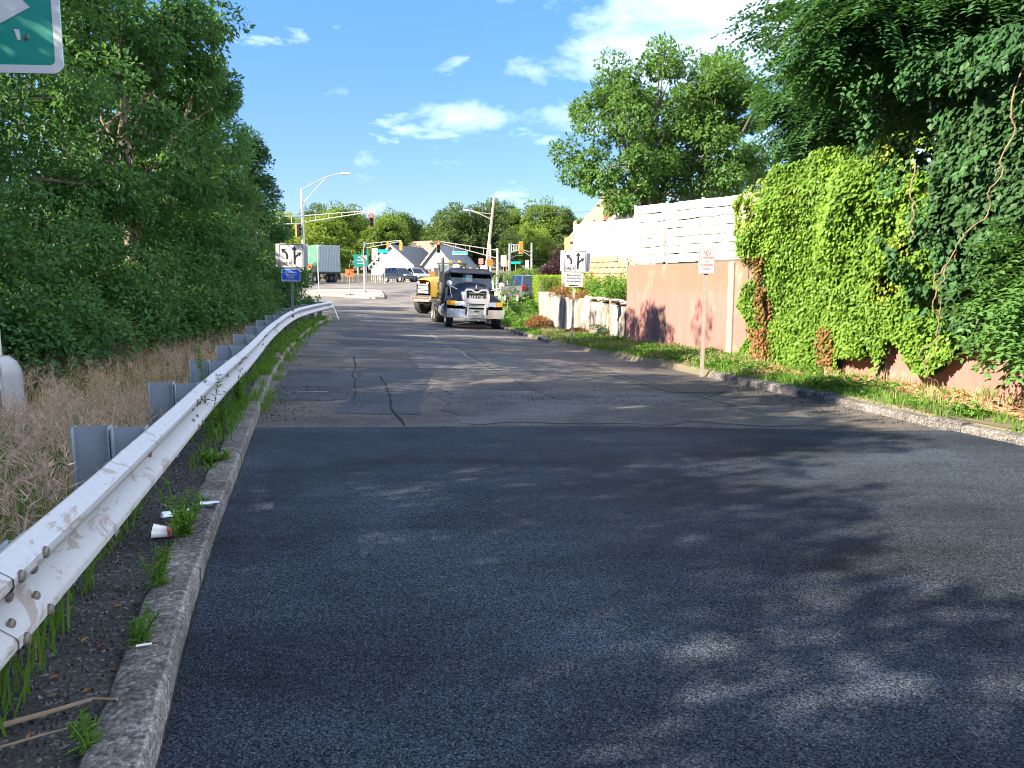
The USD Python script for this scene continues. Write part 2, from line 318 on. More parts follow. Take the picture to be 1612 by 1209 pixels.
PT = [([(-3.55, 10.8), (-2.35, 10.8), (-3.0, 14.6), (-4.35, 14.6)], 'patch_asphalt_look', .2), ([(-2.3, 9.6), (-1.2, 9.5), (-1.6, 14.8), (-2.9, 14.9)], 'patch_asphalt_look', .25),
      ([(-1.9, 14.95), (1.1, 14.6), (.4, 19), (-2.8, 19.6)], 'light_patch_look', .35), ([(-4.9, 17.2), (-3.1, 17.0), (-3.5, 19.8), (-5.5, 20.2)], 'light_patch_look', .06),
      ([(-.7, 9.0), (3.8, 8.8), (3.2, 11.4), (-1.1, 12.0)], 'light_patch_look', .6), ([(2.5, 11.8), (3.7, 11.6), (2.9, 14.5), (1.7, 14.7)], 'patch_asphalt_look', .2),
      ([(-4.6, 20.5), (-.6, 20.3), (-.9, 21.6), (-5.2, 21.9)], 'patch_asphalt_look', .12), ([(-5.2, 23.3), (.6, 22.6), (.3, 24.2), (-5.7, 25.0)], 'patch_asphalt_look', .25)]
for i, (p_, m_, a_) in enumerate(PT): road_patch(ragged(p_, a_, i + 1), LK[m_], .008 + .0005 * i, 'asphalt_patch', road_prim)
def crack(pts, w, seed):
    ls = LineString(pts); n = int(ls.length / .12); P_ = np.array([ls.interpolate(i / n, normalized=True).coords[0] for i in range(n + 1)])
    P_ += (meshkit.fbm(np.column_stack([P_ * .8, np.full(n + 1, seed)]), 3, seed)[:, None] - .5) * .16
    ww = w * .42 * (.15 + 1.6 * meshkit.fbm(np.column_stack([P_ * 3.1, np.full(n + 1, seed + 3.)]), 3, seed))
    d = nrmz(np.gradient(P_, axis=0)); s = np.column_stack([-d[:, 1], d[:, 0]])
    A, B = P_ + s * ww[:, None] / 2, P_ - s * ww[:, None] / 2
    X = np.stack([B[:, 0], A[:, 0]], 1); Y = np.stack([B[:, 1], A[:, 1]], 1)
    v, f = grid(X, Y, g0(X, Y) + .014); return v, f
for i, (c_, w_) in enumerate([([(-1.25, 8.8), (-1.75, 10.5), (-2.4, 13.5)], .07), ([(-4.4, 14.9), (-2.5, 15.0), (1.2, 14.6), (3.2, 14.3)], .03), ([(.7, 10.8), (.1, 13), (-.5, 15.5), (-1.2, 19)], .03), ([(-5, 20.1), (-1, 19.9), (1.6, 19.4)], .06),
                              ([(-2.35, 10.8), (-2.75, 13.0), (-3.6, 17.2)], .045), ([(3.3, 9.2), (2.6, 12.2), (1.6, 16.2)], .025), ([(-5.6, 24.9), (-2, 24.4), (.4, 24.0)], .07), ([(2.0, 10.4), (2.8, 10.9), (3.4, 11.9)], .04)]):
    obj('road_crack', crack(c_, w_, i + 2), LK['tar_look'], road_prim)
# remains of the old lane line
mat('worn_paint_look', (.17, .165, .16), .9, var=.3, scale=20, spec=.1, dirt=(.10, .096, .092), dirt_amt=1.0, dscale=5.0, world=True)
for (a, b, w_) in [((-.55, 15.6), (-1.9, 21.5), .13), ((-2.3, 23.2), (-2.9, 26.2), .12), ((-6.0, 26.0), (-5.2, 26.2), .25), ((-4.35, 19.0), (-3.6, 19.1), .3), ((-3.35, 11.6), (-2.85, 11.6), .22)]:
    obj('worn_paint_mark', crack([a, b], w_, 31), LK['worn_paint_look'], road_prim)
# crumbs of black asphalt lying along the joint and the kerb
def pebbles(n, fx, rng, s0, s1, lift=0.0):
    base = trimesh.creation.icosphere(0); bv, bf = np.array(base.vertices), np.array(base.faces)
    p = fx(n); s = rng.uniform(s0, s1, (n, 1, 1)) * rng.uniform(.6, 1.2, (n, 1, 3))
    v = bv[None] * s * rng.uniform(.75, 1.2, (n, len(bv), 1)) + p[:, None]
    f = (bf[None] + np.arange(n)[:, None, None] * len(bv)).reshape(-1, 3)
    return v.reshape(-1, 3), f
def crumbs():
    rng = np.random.default_rng(4)
    def place(n):
        k = rng.integers(0, 3, n)
        y = np.where(k == 0, rng.uniform(8.9, 12.2, n), np.where(k == 1, rng.normal(11, .5, n), rng.uniform(8.8, 12.5, n)))
        x = np.where(k == 0, xl(y) + np.abs(rng.normal(0, .55, n)) + .03, np.where(k == 1, rng.normal(.6, .8, n), xr(y) - np.abs(rng.normal(0, .35, n)) - .04))
        return np.column_stack([x, y, g0(x, y) + .016])
    return pebbles(1100, place, rng, .003, .010)
obj('asphalt_crumbs', crumbs(), LK['tar_look'], label='black asphalt crumbs scattered on the old road past the joint', cat='rubble', kind='stuff')
# ------------------------------------------------------------------ kerbs: separate blocks, joints open
def kerb_block(fx, side, y0, y1, w, h, seed, drop=0.0):
    n = max(3, int((y1 - y0) / .12)); ys = np.linspace(y0, y1, n)
    rng = np.random.default_rng(seed)
    prof = np.array([(0, -.12), (0.0, h - .03), (.012, h - .008), (.03, h), (w * .6, h + .004), (w - .02, h), (w, h - .02), (w, -.12)])
    rough = (meshkit.fbm(np.stack([np.repeat(ys[:, None], len(prof), 1) * 7, np.repeat(prof[None, :, 0] * 30, n, 0), np.repeat(prof[None, :, 1] * 30, n, 0)], -1), 4, seed) - .5) * .03
    X = fx(ys)[:, None] + side * (prof[None, :, 0] + rough * (prof[None, :, 1] > -.1)); Y = np.repeat(ys[:, None], len(prof), 1)
    Z = g0(fx(ys), ys)[:, None] + prof[None, :, 1] + rough * (prof[None, :, 1] > 0) - drop
    v, f = grid(X, Y, Z)
    if side > 0: f = f[:, ::-1]
    m = len(prof); idx = np.arange(1, m - 1)
    c0 = np.column_stack([np.zeros(m - 2, int), idx, idx + 1]); c1 = c0 + (n - 1) * m
    f = np.vstack([f[:, [0, 1, 2]], f[:, [0, 2, 3]], c0[:, ::-1] if side < 0 else c0, c1 if side < 0 else c1[:, ::-1]])
    return v, f
kl = setp(UsdGeom.Xform.Define(stage, '/World/' + numbered('/World', 'kerb')).GetPrim(), kind='structure')
ky = [-14, -11, -8, -5, -2.2, .9, 3.9, 6.72, 9.6, 12.5, 15.4, 18.4, 20.6, 24.4, 26.6, 30.8]
for i in range(len(ky) - 1):
    if i in (11, 13): continue                    # stretches buried under the grass
    obj('kerb_block', kerb_block(xl, -1, ky[i] + .012, ky[i + 1] - .012, .21, .15 - (.02 if i > 8 else 0), i, drop=[0, .012, .004, 0, .02][i % 5]), LK['kerb_look'], kl, smooth=30)
kr = setp(UsdGeom.Xform.Define(stage, '/World/' + numbered('/World', 'kerb')).GetPrim(), kind='structure')
ky = [-14, -11, -8, -5, -2, 1, 4, 6.2, 8.25, 8.75, 10.7, 12.3, 13.9, 24.2, 25.6, 27.4, 30.4, 33.5, 36.6, 39.7, 42.8, 45.9, 49, 52, 55, 58]
for i in range(len(ky) - 1):
    if i in (12, 14): continue
    obj('kerb_block', kerb_block(xr, 1, ky[i] + .012, ky[i + 1] - .012, .2, .13, i + 40, drop=[0, .01, .015, 0, .03][i % 5]), LK['kerb_look'], kr, smooth=30)
def sheet_between(fa, fb, y0, y1, m, dz, step=.25):
    ys = np.arange(y0, y1 + 1e-6, step); t = np.linspace(0, 1, m); Y = np.repeat(ys[:, None], m, 1); X = fa(Y) + (fb(Y) - fa(Y)) * t
    Z = gnd(X, Y) + dz
    return grid(X, Y, Z)
obj('gravel_strip', sheet_between(lambda y: xl(y) - 1.15, lambda y: xl(y) - .205, -12, 28, 7, .006), LK['gravel_look'], kind='structure', smooth=40)
obj('dirt_path', sheet_between(lambda y: xr(y) + .75, lambda y: xw(y) + .05, 2, 16.5, 7, .006), LK['soil_look'], kind='structure', smooth=40)
obj('verge', sheet_between(lambda y: xr(y) + .19, lambda y: xr(y) + .75, -4, 24, 4, .007), LK['verge_look'], kind='structure', smooth=40)
obj('lawn', sheet_between(lambda y: xr(y) + .21, lambda y: xr(y) + 11, 33.5, 58, 14, .01, .5), LK['lawn_look'], kind='structure', smooth=40)
# pale concrete traffic island in front of the cross street
isl = Polygon([(-17.5, 64.5), (-17.2, 61.8), (-13.5, 60.2), (-10.6, 58.2), (-9.9, 58.4), (-10.4, 61.5), (-11.5, 66.0), (-13.2, 67.0), (-17.0, 67.2)]).buffer(-.5).buffer(.5, 4)
def island():
    m = trimesh.creation.extrude_polygon(isl, .30, engine='earcut'); m = m.subdivide().subdivide(); v = np.array(m.vertices); v[:, 2] += g0(v[:, 0], v[:, 1]) - .15; return v, np.array(m.faces)
obj('traffic_island', island(), LK['concrete_look'], kind='structure')
# ------------------------------------------------------------------ vegetation kit
def leaves(p, nrm, d, L, ratio=.55, fold=.12):
    """one folded leaf (two triangles) at each point p: nrm its face, d its direction, L its length"""
    p = np.asarray(p, float); d = nrmz(d); nrm = nrmz(nrm - d * (nrm * d).sum(1, keepdims=True)); s = np.cross(d, nrm)
    L = np.broadcast_to(L, len(p))[:, None]
    mid = p + d * L * .42; w = L * ratio / 2
    v = np.stack([p, mid + s * w + nrm * L * fold, p + d * L, mid - s * w + nrm * L * fold], 1).reshape(-1, 3)
    i = np.arange(len(p))[:, None] * 4
    f = np.concatenate([i + [[0, 1, 2]], i + [[0, 2, 3]]]); return v, f
def rdir(n, rng): return nrmz(rng.normal(size=(n, 3)))
def clump_leaves(C, R, N, L, rng, axis, droop=.35, up=.8, flat=.7, ratio=.55, jitter=.9):
    """N leaves in each clump (centre C, radius R), thick on its outer side"""
    k = len(C); M = k * N
    u = rdir(M, rng); r = rng.uniform(.35, 1.0, M) ** .6
    off = u * r[:, None] * np.repeat(R, N)[:, None]; off[:, 2] *= flat
    p = np.repeat(C, N, 0) + off
    out = nrmz(off + np.repeat(axis, N, 0) * np.repeat(R, N)[:, None] * .6)
    d = nrmz(out * .8 + rdir(M, rng) * jitter + np.array([0, 0, -droop]))
    nr = nrmz(out * .5 + np.array([0, 0, up]) + rdir(M, rng) * .55)
    return leaves(p, nr, d, L * rng.uniform(.7, 1.25, M), ratio)
def crown_points(n, c, r, rng, shape='ball', inner=.45, bump=.35, seed=0):
    u = rdir(n * 3, rng); u = u[u[:, 2] > -.75][:n]; n = len(u)
    rad = rng.uniform(inner ** 2, 1.0, n) ** .5 * (1 - bump / 2 + bump * meshkit.fbm(u * 2.2 + seed, 3, seed) * 1.6)
    q = u * rad[:, None]
    if shape == 'cone':
        h = rng.uniform(-1, 1, n); a = rng.uniform(0, 2 * np.pi, n); rr = np.clip((1 - h) / 2, .02, 1) ** .75 * rng.uniform(inner, 1.0, n) * (.8 + .45 * meshkit.fbm(np.column_stack([np.cos(a) * 1.5, np.sin(a) * 1.5, h * 4 + seed]), 2, seed))
        q = np.column_stack([np.cos(a) * rr, np.sin(a) * rr, h])
        u = nrmz(np.column_stack([np.cos(a), np.sin(a), np.full(n, .25)]))
    return np.asarray(c) + q * np.asarray(r), u
def limbs(base, tops, r0, rng, trunk_h, lean=(0, 0), k=7):
    m = MB(); base = np.asarray(base, float); top = base + np.array([lean[0], lean[1], trunk_h])
    t = np.linspace(0, 1, 9)[:, None]; w = np.column_stack([np.sin(t[:, 0] * 5 + r0 * 9) * .06, np.cos(t[:, 0] * 4) * .06, t[:, 0] * 0]) * trunk_h * .12
    tr = base + (top - base) * t + w; rr = r0 * (1.25 * (1 - t[:, 0]) ** 3 + (1 - .72 * t[:, 0]))
    tr[0, 2] -= .3; m.tube(tr, rr / 1.1, k + 2)
    for q in tops:
        s = rng.uniform(.3, .98); i = tr[0] + (tr[-1] - tr[0]) * s
        i = np.array([np.interp(s, t[:, 0], tr[:, j]) for j in range(3)])
        mid = i * .45 + q * .55 + np.array([0, 0, -.12 * np.linalg.norm(q - i)]) + rng.normal(0, .12, 3)
        pts = np.array([i, i * .7 + mid * .3 + rng.normal(0, .05, 3), mid, mid * .4 + q * .6 + rng.normal(0, .06, 3), q]); b = r0 * (1 - .72 * s) * .55
        m.tube(pts, np.linspace(b, max(.008, b * .12), 5), 5)
    return m
def tree(name, label, cat, base, crowns, leaf_mat, bark, nleaf, L, r0, trunk_h, seed, lean=(0, 0), group=None, nclump=70, nlimb=22, ratio=.55, droop=.35, cl_r=None, flat=.7, up=.8):
    """crowns: list of (centre, radii, share, shape) in local coordinates"""
    rng = np.random.default_rng(seed); t = thing(name, label, cat, base, 0, group)
    V = MB(); tops = []
    for ci, (c, r, share, shape) in enumerate(crowns):
        n = max(6, int(nclump * share)); C, U = crown_points(n, c, r, rng, shape, seed=seed + ci * 7)
        R = (cl_r or (np.mean(r) * .30)) * rng.uniform(.65, 1.3, len(C))
        N = max(4, int(nleaf * share / len(C)))
        V.add(*clump_leaves(C, R, N, L, rng, U, droop=droop, ratio=ratio, flat=flat, up=up)); tops += list(C[rng.permutation(len(C))[:max(3, int(nlimb * share))]])
    obj('trunk', limbs((0, 0, 0), tops, r0, rng, trunk_h, lean), bark, t, smooth=60)
    obj('crown', V, leaf_mat, t)
    return t
mat('bark_look', (.11, .085, .065), .9, var=.4, scale=9, bump=.8, bscale=25, stretch=(4, 4, .7))
mat('dark_bark_look', (.06, .05, .042), .9, var=.4, scale=9, bump=.8, bscale=25, stretch=(4, 4, .7))
leafmat('maple_leaf', [(0, (0.045, 0.12, 0.035)), (0.4, (0.11, 0.26, 0.06)), (0.75, (0.21, 0.38, 0.09)), (1, (0.36, 0.5, 0.14))])
leafmat('dark_leaf', [(0, (0.03, 0.085, 0.03)), (0.5, (0.075, 0.185, 0.05)), (0.9, (0.15, 0.28, 0.075)), (1, (0.27, 0.39, 0.11))])
leafmat('linden_leaf', [(0, (0.06, 0.13, 0.04)), (0.5, (0.13, 0.24, 0.06)), (0.85, (0.23, 0.34, 0.09)), (1, (0.38, 0.46, 0.15))])
leafmat('vine_leaf', [(0, (0.045, 0.12, 0.038)), (0.45, (0.11, 0.265, 0.065)), (0.8, (0.21, 0.39, 0.095)), (1, (0.36, 0.5, 0.14))])
leafmat('ivy_leaf', [(0, (0.083, 0.1647, 0.0195)), (0.4, (0.1403, 0.255, 0.0268)), (0.8, (0.1976, 0.3294, 0.0366)), (1, (0.2806, 0.3623, 0.0573))], trans=.25)
leafmat('ivy_pale_leaf', [(0, (.12, .22, .025)), (.6, (.19, .30, .035)), (1, (.28, .34, .06))], trans=.3)
leafmat('ivy_yellow_leaf', [(0, (0.150, 0.210, 0.030)), (.5, (0.255, 0.285, 0.045)), (1, (0.390, 0.330, 0.090))], trans=.3)
leafmat('dead_leaf', [(0, (.16, .08, .03)), (.5, (.26, .15, .06)), (1, (.36, .25, .11))], trans=.2)
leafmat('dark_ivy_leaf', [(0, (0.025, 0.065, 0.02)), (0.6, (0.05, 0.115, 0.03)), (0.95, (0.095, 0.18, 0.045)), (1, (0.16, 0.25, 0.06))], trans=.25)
leafmat('locust_leaf', [(0, (0.035, 0.1, 0.03)), (0.5, (0.08, 0.19, 0.05)), (0.9, (0.16, 0.29, 0.07)), (1, (0.26, 0.34, 0.08))], trans=.38)
leafmat('frond_leaf', [(0, (.07, .16, .04)), (.5, (.12, .25, .055)), (1, (.19, .33, .08))], trans=.4)
leafmat('oak_leaf', [(0, (0.07, 0.15, 0.035)), (0.5, (0.13, 0.25, 0.05)), (0.9, (0.21, 0.34, 0.07)), (1, (0.3, 0.38, 0.1))])
leafmat('far_leaf', [(0, (0.0939, 0.161, 0.0295)), (0.5, (0.1543, 0.2416, 0.0376)), (1, (0.2281, 0.3221, 0.0537))])
leafmat('far_yellow_leaf', [(0, (0.1366, 0.2196, 0.0366)), (0.5, (0.2013, 0.3111, 0.0512)), (1, (0.2745, 0.3843, 0.0732))])
leafmat('far_dark_leaf', [(0, (0.0604, 0.1074, 0.0295)), (0.5, (0.1007, 0.1543, 0.0403)), (1, (0.161, 0.2147, 0.0537))])
leafmat('purple_leaf', [(0, (.035, .012, .022)), (.5, (.065, .02, .035)), (1, (.12, .045, .06))])
leafmat('hedge_leaf', [(0, (0.180, 0.285, 0.030)), (.5, (0.285, 0.405, 0.045)), (1, (0.390, 0.495, 0.068))])
leafmat('grass_leaf', [(0, (0.075, 0.165, 0.021)), (.5, (0.128, 0.247, 0.033)), (.9, (0.195, 0.315, 0.045)), (1, (0.360, 0.360, 0.135))], trans=.3, rough=.6)
leafmat('lit_weed_leaf', [(0, (0.083, 0.180, 0.027)), (.5, (0.128, 0.247, 0.039)), (1, (0.210, 0.300, 0.060))], trans=.3, rough=.55)
leafmat('dry_grass_leaf', [(0, (0.32, 0.24, 0.15)), (0.45, (0.46, 0.37, 0.25)), (0.8, (0.56, 0.48, 0.34)), (1, (0.62, 0.56, 0.42))], trans=.25, rough=.8)
leafmat('seed_head_leaf', [(0, (0.38, 0.28, 0.23)), (0.5, (0.5, 0.385, 0.325)), (1, (0.6, 0.49, 0.41))], trans=.25, rough=.9)
def blades(x, y, z, h, w, rng, lean=.35, seg=2):
    """curved grass blades: h heights, w widths"""
    n = len(x); a = rng.uniform(0, 2 * np.pi, n); b = rng.uniform(0, 2 * np.pi, n); le = np.abs(rng.normal(0, lean, n)) * h
    s = np.column_stack([np.cos(a), np.sin(a), a * 0]) * (np.asarray(w) / 2)[:, None]; D = np.column_stack([np.cos(b) * le, np.sin(b) * le, b * 0])
    p = np.column_stack([x, y, z]); up = np.array([0, 0, 1.0])
    m1 = p + D * .3 + up * (h * .55)[:, None]; tip = p + D + up * (h * .97)[:, None]
    v = np.stack([p - s, p + s, m1 + s * .8, m1 - s * .8, tip], 1).reshape(-1, 3); i = np.arange(n)[:, None] * 5
    f = np.concatenate([i + [[0, 1, 2]], i + [[0, 2, 3]], i + [[3, 2, 4]]]); return v, f
# ------------------------------------------------------------------ trees on the near bank (behind the guardrail)
G = lambda x, y: float(gnd(x, y))
def bank_tree(name, label, x, y, crowns, lm, n, L, r0, th, seed, **k):
    return tree(name, label, k.pop('cat', 'tree'), (x, y, G(x, y)), crowns, LK[lm], LK['bark_look'], n, L, r0, th, seed, **k)
bank_tree('maple_tree', 'tall light green maple whose top passes out of the frame behind the guardrail', -8.2, 16.5, [((0, 0, 5.0), (2.4, 2.5, 3.0), .62, 'ball'), ((.6, -.3, 6.7), (1.7, 1.8, 1.3), .38, 'ball')], 'maple_leaf', 20000, .14, .17, 7.0, 11, nclump=105, cl_r=.5)
bank_tree('maple_tree', 'tall maple nearest the big green sign, sky showing through its upper leaves', -8.8, 12.3, [((0, 0, 5.2), (2.6, 2.4, 3.0), .7, 'ball'), ((-.4, .4, 7.0), (1.9, 1.8, 1.3), .3, 'ball')], 'maple_leaf', 17000, .13, .15, 6.2, 12, nclump=90, cl_r=.5)
bank_tree('box_elder_tree', 'broad dark tree filling the middle of the bank thicket', -9.0, 19.6, [((0, 0, 4.6), (2.1, 2.3, 3.7), 1, 'ball')], 'maple_leaf', 15000, .135, .14, 5.5, 13, nclump=85, cl_r=.5)
bank_tree('linden_tree', 'slender pointed tree with pale leaf tips standing behind the lane sign', -9.2, 24.0, [((0, 0, 4.1), (1.9, 1.9, 4.0), 1, 'cone')], 'linden_leaf', 20000, .125, .12, 7.2, 14, nclump=120, cl_r=.42, droop=.2)
bank_tree('linden_tree', 'lower pointed tree right beside the white lane sign at the end of the guardrail', -9.6, 28.5, [((0, 0, 3.4), (1.7, 1.7, 3.3), 1, 'cone')], 'dark_leaf', 15000, .13, .11, 5.8, 15, nclump=90, cl_r=.42, droop=.2)
bank_tree('young_tree', 'small tree at the far end of the bank beneath the traffic signal arm', -13.2, 37.0, [((0, 0, 3.3), (2.1, 2.0, 2.8), 1, 'ball')], 'maple_leaf', 9000, .17, .1, 4.5, 16, nclump=60, cl_r=.5)
bank_tree('young_tree', 'round tree between the box trailer and the bank thicket', -17.5, 44.0, [((0, 0, 3.4), (2.6, 2.6, 3.0), 1, 'ball')], 'dark_leaf', 9000, .2, .1, 4.5, 17, nclump=60, cl_r=.6)
bank_tree('young_tree', 'bushy tree filling the gap behind the pointed tree on the bank', -12.5, 31.0, [((0, 0, 3.2), (2.4, 2.4, 3.2), 1, 'ball')], 'dark_leaf', 9000, .18, .1, 4.5, 18, nclump=60, cl_r=.6)
for i, (x, y, h, lab) in enumerate([(-12.6, 23.8, 8.2, 'dense tree close behind the slender pointed tree'), (-13.2, 27.4, 8.2, 'dense tree behind the lower pointed tree')]):
    bank_tree('thicket_tree', lab, x, y, [((0, 0, h * .52), (2.2, 2.1, h * .48), 1, 'ball')], 'maple_leaf', 8000, .17, .14, h * .7, 30 + i, nclump=70, cl_r=.6)
for i, (x, y, r, h, lab) in enumerate([(-11.2, 10.5, 2.0, 1.7, 'undergrowth behind the sign base shrub'), (-11.8, 14.2, 2.1, 1.9, 'undergrowth behind the maple trunks'), (-11.8, 18.0, 2.1, 1.9, 'undergrowth behind the leaning light green shrub'), (-12.2, 21.6, 2.0, 1.8, 'undergrowth behind the broad dark tree')]):
    tree('bank_shrub', lab, 'shrub', (x, y, G(x, y)), [((0, 0, h), (r, r, h * 1.02), 1, 'ball')], LK['dark_leaf'], LK['dark_bark_look'], 5000, .16, .04, h * .9, 40 + i, nclump=60, nlimb=14, cl_r=.5)
# shrubs and vines clothing the foot of the thicket
SH = [(-7.5, 10.6, 1.3, 1.5, 'vine_leaf', 'vine covered shrub beside the grey sign base'), (-8.0, 12.4, 1.5, 2.2, 'vine_leaf', 'tall tangle of vine leaves under the nearest maple'), (-7.9, 14.6, 1.5, 2.0, 'vine_leaf', 'leafy shrub behind the dry grass with arching shoots'),
      (-7.4, 16.6, 1.35, 1.75, 'maple_leaf', 'light green shrub leaning out over the dry grass'), (-7.7, 18.8, 1.35, 1.8, 'vine_leaf', 'dense shrub at the back of the dry grass'), (-8.5, 21.0, 1.2, 1.7, 'dark_leaf', 'dark shrub close behind the guardrail posts'),
      (-9.0, 23.6, 1.1, 1.3, 'linden_leaf', 'pale leaved shrub at the foot of the pointed tree'), (-9.1, 26.2, 1.0, 1.35, 'dark_leaf', 'dark shrub around the lane sign post'), (-9.2, 30.0, 1.2, 1.2, 'vine_leaf', 'low shrub at the end of the guardrail'), (-10.6, 34.0, 1.5, 1.3, 'vine_leaf', 'straggling shrub where the road opens out'),
      (-6.75, 10.0, .75, .62, 'vine_leaf', 'low creeper covered bush leaning over the grey sign base'), (-6.9, 11.6, .85, .75, 'vine_leaf', 'low leafy bush at the front of the thicket near the sign base'), (-6.95, 13.4, .9, .8, 'vine_leaf', 'low leafy bush behind the fallen grey branch'), (-6.9, 15.2, .85, .75, 'maple_leaf', 'low light green bush hiding the maple foot'), (-7.0, 17.2, .85, .8, 'vine_leaf', 'low bush halfway along the dry grass'), (-7.2, 19.4, .8, .8, 'vine_leaf', 'low bush close to the guardrail posts'), (-7.55, 21.4, .65, .7, 'maple_leaf', 'low bush before the dark shrub by the posts'),
      (-8.9, 14.0, 1.6, 3.4, 'vine_leaf', 'column of climbing vines hiding the maple trunks'), (-8.8, 17.8, 1.5, 3.2, 'vine_leaf', 'hanging curtain of vines under the tall maple'), (-13.3, 40.0, 2.0, 1.6, 'vine_leaf', 'shrub in front of the box trailer')]
for i, (x, y, r, h, lm, lab) in enumerate(SH):
    tree('bank_shrub', lab, 'shrub', (x, y, G(x, y)), [((0, 0, h), (r, r, h * 1.02), 1, 'ball')], LK[lm], LK['dark_bark_look'], (9500 if y < 24 else 5500) if h > 1 else 4200, .095 if y < 20 else .12, .035, h * .9, 50 + i, nclump=75, nlimb=16, cl_r=.34, ratio=.6)
# trees beyond the frame whose shade falls on the near road
for i, (x, y, h, lab) in enumerate([(-10.2, 7.0, 8.9, 'bank tree close to the green sign post'), (-9.8, 4.7, 9.3, 'low tree on the bank before the green sign'), (-9.4, 2.5, 8.7, 'middle tree on the bank before the green sign'), (-9.0, -.4, 6.6, 'bank tree that shades the new asphalt'), (-8.6, -2.7, 6.2, 'bank tree opposite the start of the new asphalt'), (-8.2, -5.2, 7.8, 'bank tree behind the start of the guardrail'), (-6.5, -9.0, 8.0, 'bank tree farthest back along the guardrail')]):
    bank_tree('shade_tree', lab, x, y, [((0, 0, h * .5), (2.3, 2.2, h * .5), 1, 'ball')], 'maple_leaf', 18000, .19, .16, h * .7, 70 + i, nclump=130, cl_r=.6)
# ------------------------------------------------------------------ trees behind the walls
mat('oak_bark_look', (.10, .085, .07), .9, var=.45, scale=6, bump=.9, bscale=18, stretch=(3, 3, .6))
tree('oak_tree', 'big spreading tree with two dark trunks rising behind the white fence', 'tree', (6.6, 36.5, 2.6), [((-1.9, 0, 5.6), (2.6, 2.6, 3.5), .36, 'ball'), ((.5, .6, 7.4), (2.4, 2.6, 2.9), .30, 'ball'), ((2.4, .2, 5.6), (2.2, 2.4, 3.0), .26, 'ball'), ((-.4, -.8, 3.6), (2.6, 1.6, 1.4), .08, 'ball')], LK['oak_leaf'], LK['oak_bark_look'], 30000, .21, .34, 6.5, 90, nclump=120, nlimb=46, cl_r=.72, flat=.75)
tw = thing('oak_tree', 'second trunk and crown just to the right of the two-trunked big tree', 'tree', (8.9, 36.5, 2.6))
_r = np.random.default_rng(91); _C, _U = crown_points(60, (1.1, 0, 6.0), (2.5, 2.4, 3.5), _r, seed=4)
obj('trunk', limbs((0, 0, 0), list(_C[:16]), .32, _r, 6.2, (.1, 0)), LK['oak_bark_look'], tw, smooth=60)
obj('crown', MB().add(*clump_leaves(_C, .75 * _r.uniform(.7, 1.3, len(_C)), 230, .21, _r, _U)), LK['oak_leaf'], tw)
def pinnate(C, D, rng, L=.32, n=7, leaf=.058):
    """compound leaves: a drooping stalk with paired leaflets"""
    k = len(C); D = nrmz(D); side = nrmz(np.cross(D, np.array([0, 0, 1.0])) + rng.normal(0, .15, (k, 3))); upv = np.cross(side, D)
    t = np.repeat(np.linspace(.2, 1, n)[None], k, 0); LL = (L * rng.uniform(.7, 1.2, k))[:, None]
    drop = -(t ** 2) * LL * .35
    P_ = C[:, None] + D[:, None] * (t * LL)[..., None] + np.array([0, 0, 1.0]) * drop[..., None]
    out_p, out_d, out_n = [], [], []
    for s in (-1, 1):
        d = side[:, None] * s + D[:, None] * .45 + np.array([0, 0, -.25]); out_p.append(P_.reshape(-1, 3)); out_d.append(np.broadcast_to(d, P_.shape).reshape(-1, 3)); out_n.append(np.broadcast_to(upv[:, None], P_.shape).reshape(-1, 3))
    p, d, nn = map(np.vstack, (out_p, out_d, out_n)); d = d + rng.normal(0, .18, d.shape); nn = nn + rng.normal(0, .2, nn.shape)
    return leaves(p, nn, d, leaf * rng.uniform(.8, 1.2, len(p)), ratio=.5, fold=.06)
def locust(name, label, base, crowns, nfr, seed, r0, th, lean=(0, 0), L=.34, leaf=.062, per=40, cl_r=.55, mat_='locust_leaf', nlimb=26, cat='tree'):
    rng = np.random.default_rng(seed); t = thing(name, label, cat, base); V = MB(); tops = []
    for ci, (c, r, share) in enumerate(crowns):
        n = max(4, int(nfr * share / per)); C, U = crown_points(n, c, r, rng, inner=.4, seed=seed + ci)
        M = n * per if len(C) == n else len(C) * per
        o = rdir(M, rng) * (rng.uniform(.1, 1, M) ** .6)[:, None] * cl_r * np.array([1.15, 1.15, .55]); p = np.repeat(C, per, 0) + o
        d = nrmz(np.repeat(U, per, 0) * .7 + nrmz(o) * .8 + rdir(M, rng) * .5 + np.array([0, 0, -.25])); V.add(*pinnate(p, d, rng, L, 7, leaf)); tops += list(C[rng.permutation(len(C))[:max(3, int(nlimb * share))]])
    obj('trunk', limbs((0, 0, 0), tops, r0, rng, th, lean), LK['dark_bark_look'], t, smooth=60); obj('crown', V, LK[mat_], t); return t
locust('locust_tree', 'large locust tree with feathery leaves overhanging the ivy wall', (8.6, 10.6, 2.3), [((-2.6, 1.0, 3.2), (1.75, 1.8, .95), .30), ((-1.1, -.2, 4.4), (2.1, 2.4, 1.5), .42), ((1.2, -.6, 4.5), (2.4, 2.6, 1.8), .28)], 13000, 101, .2, 4.0, L=.42, leaf=.10, cl_r=.5)
locust('locust_tree', 'second feathery tree whose long dark branch reaches towards the big tree', (9.4, 16.2, 2.3), [((-2.1, .2, 3.2), (1.5, 1.5, .8), .34), ((-.2, -.6, 4.2), (2.0, 2.2, 1.6), .66)], 7500, 102, .16, 4.2, L=.42, leaf=.105, cl_r=.5)
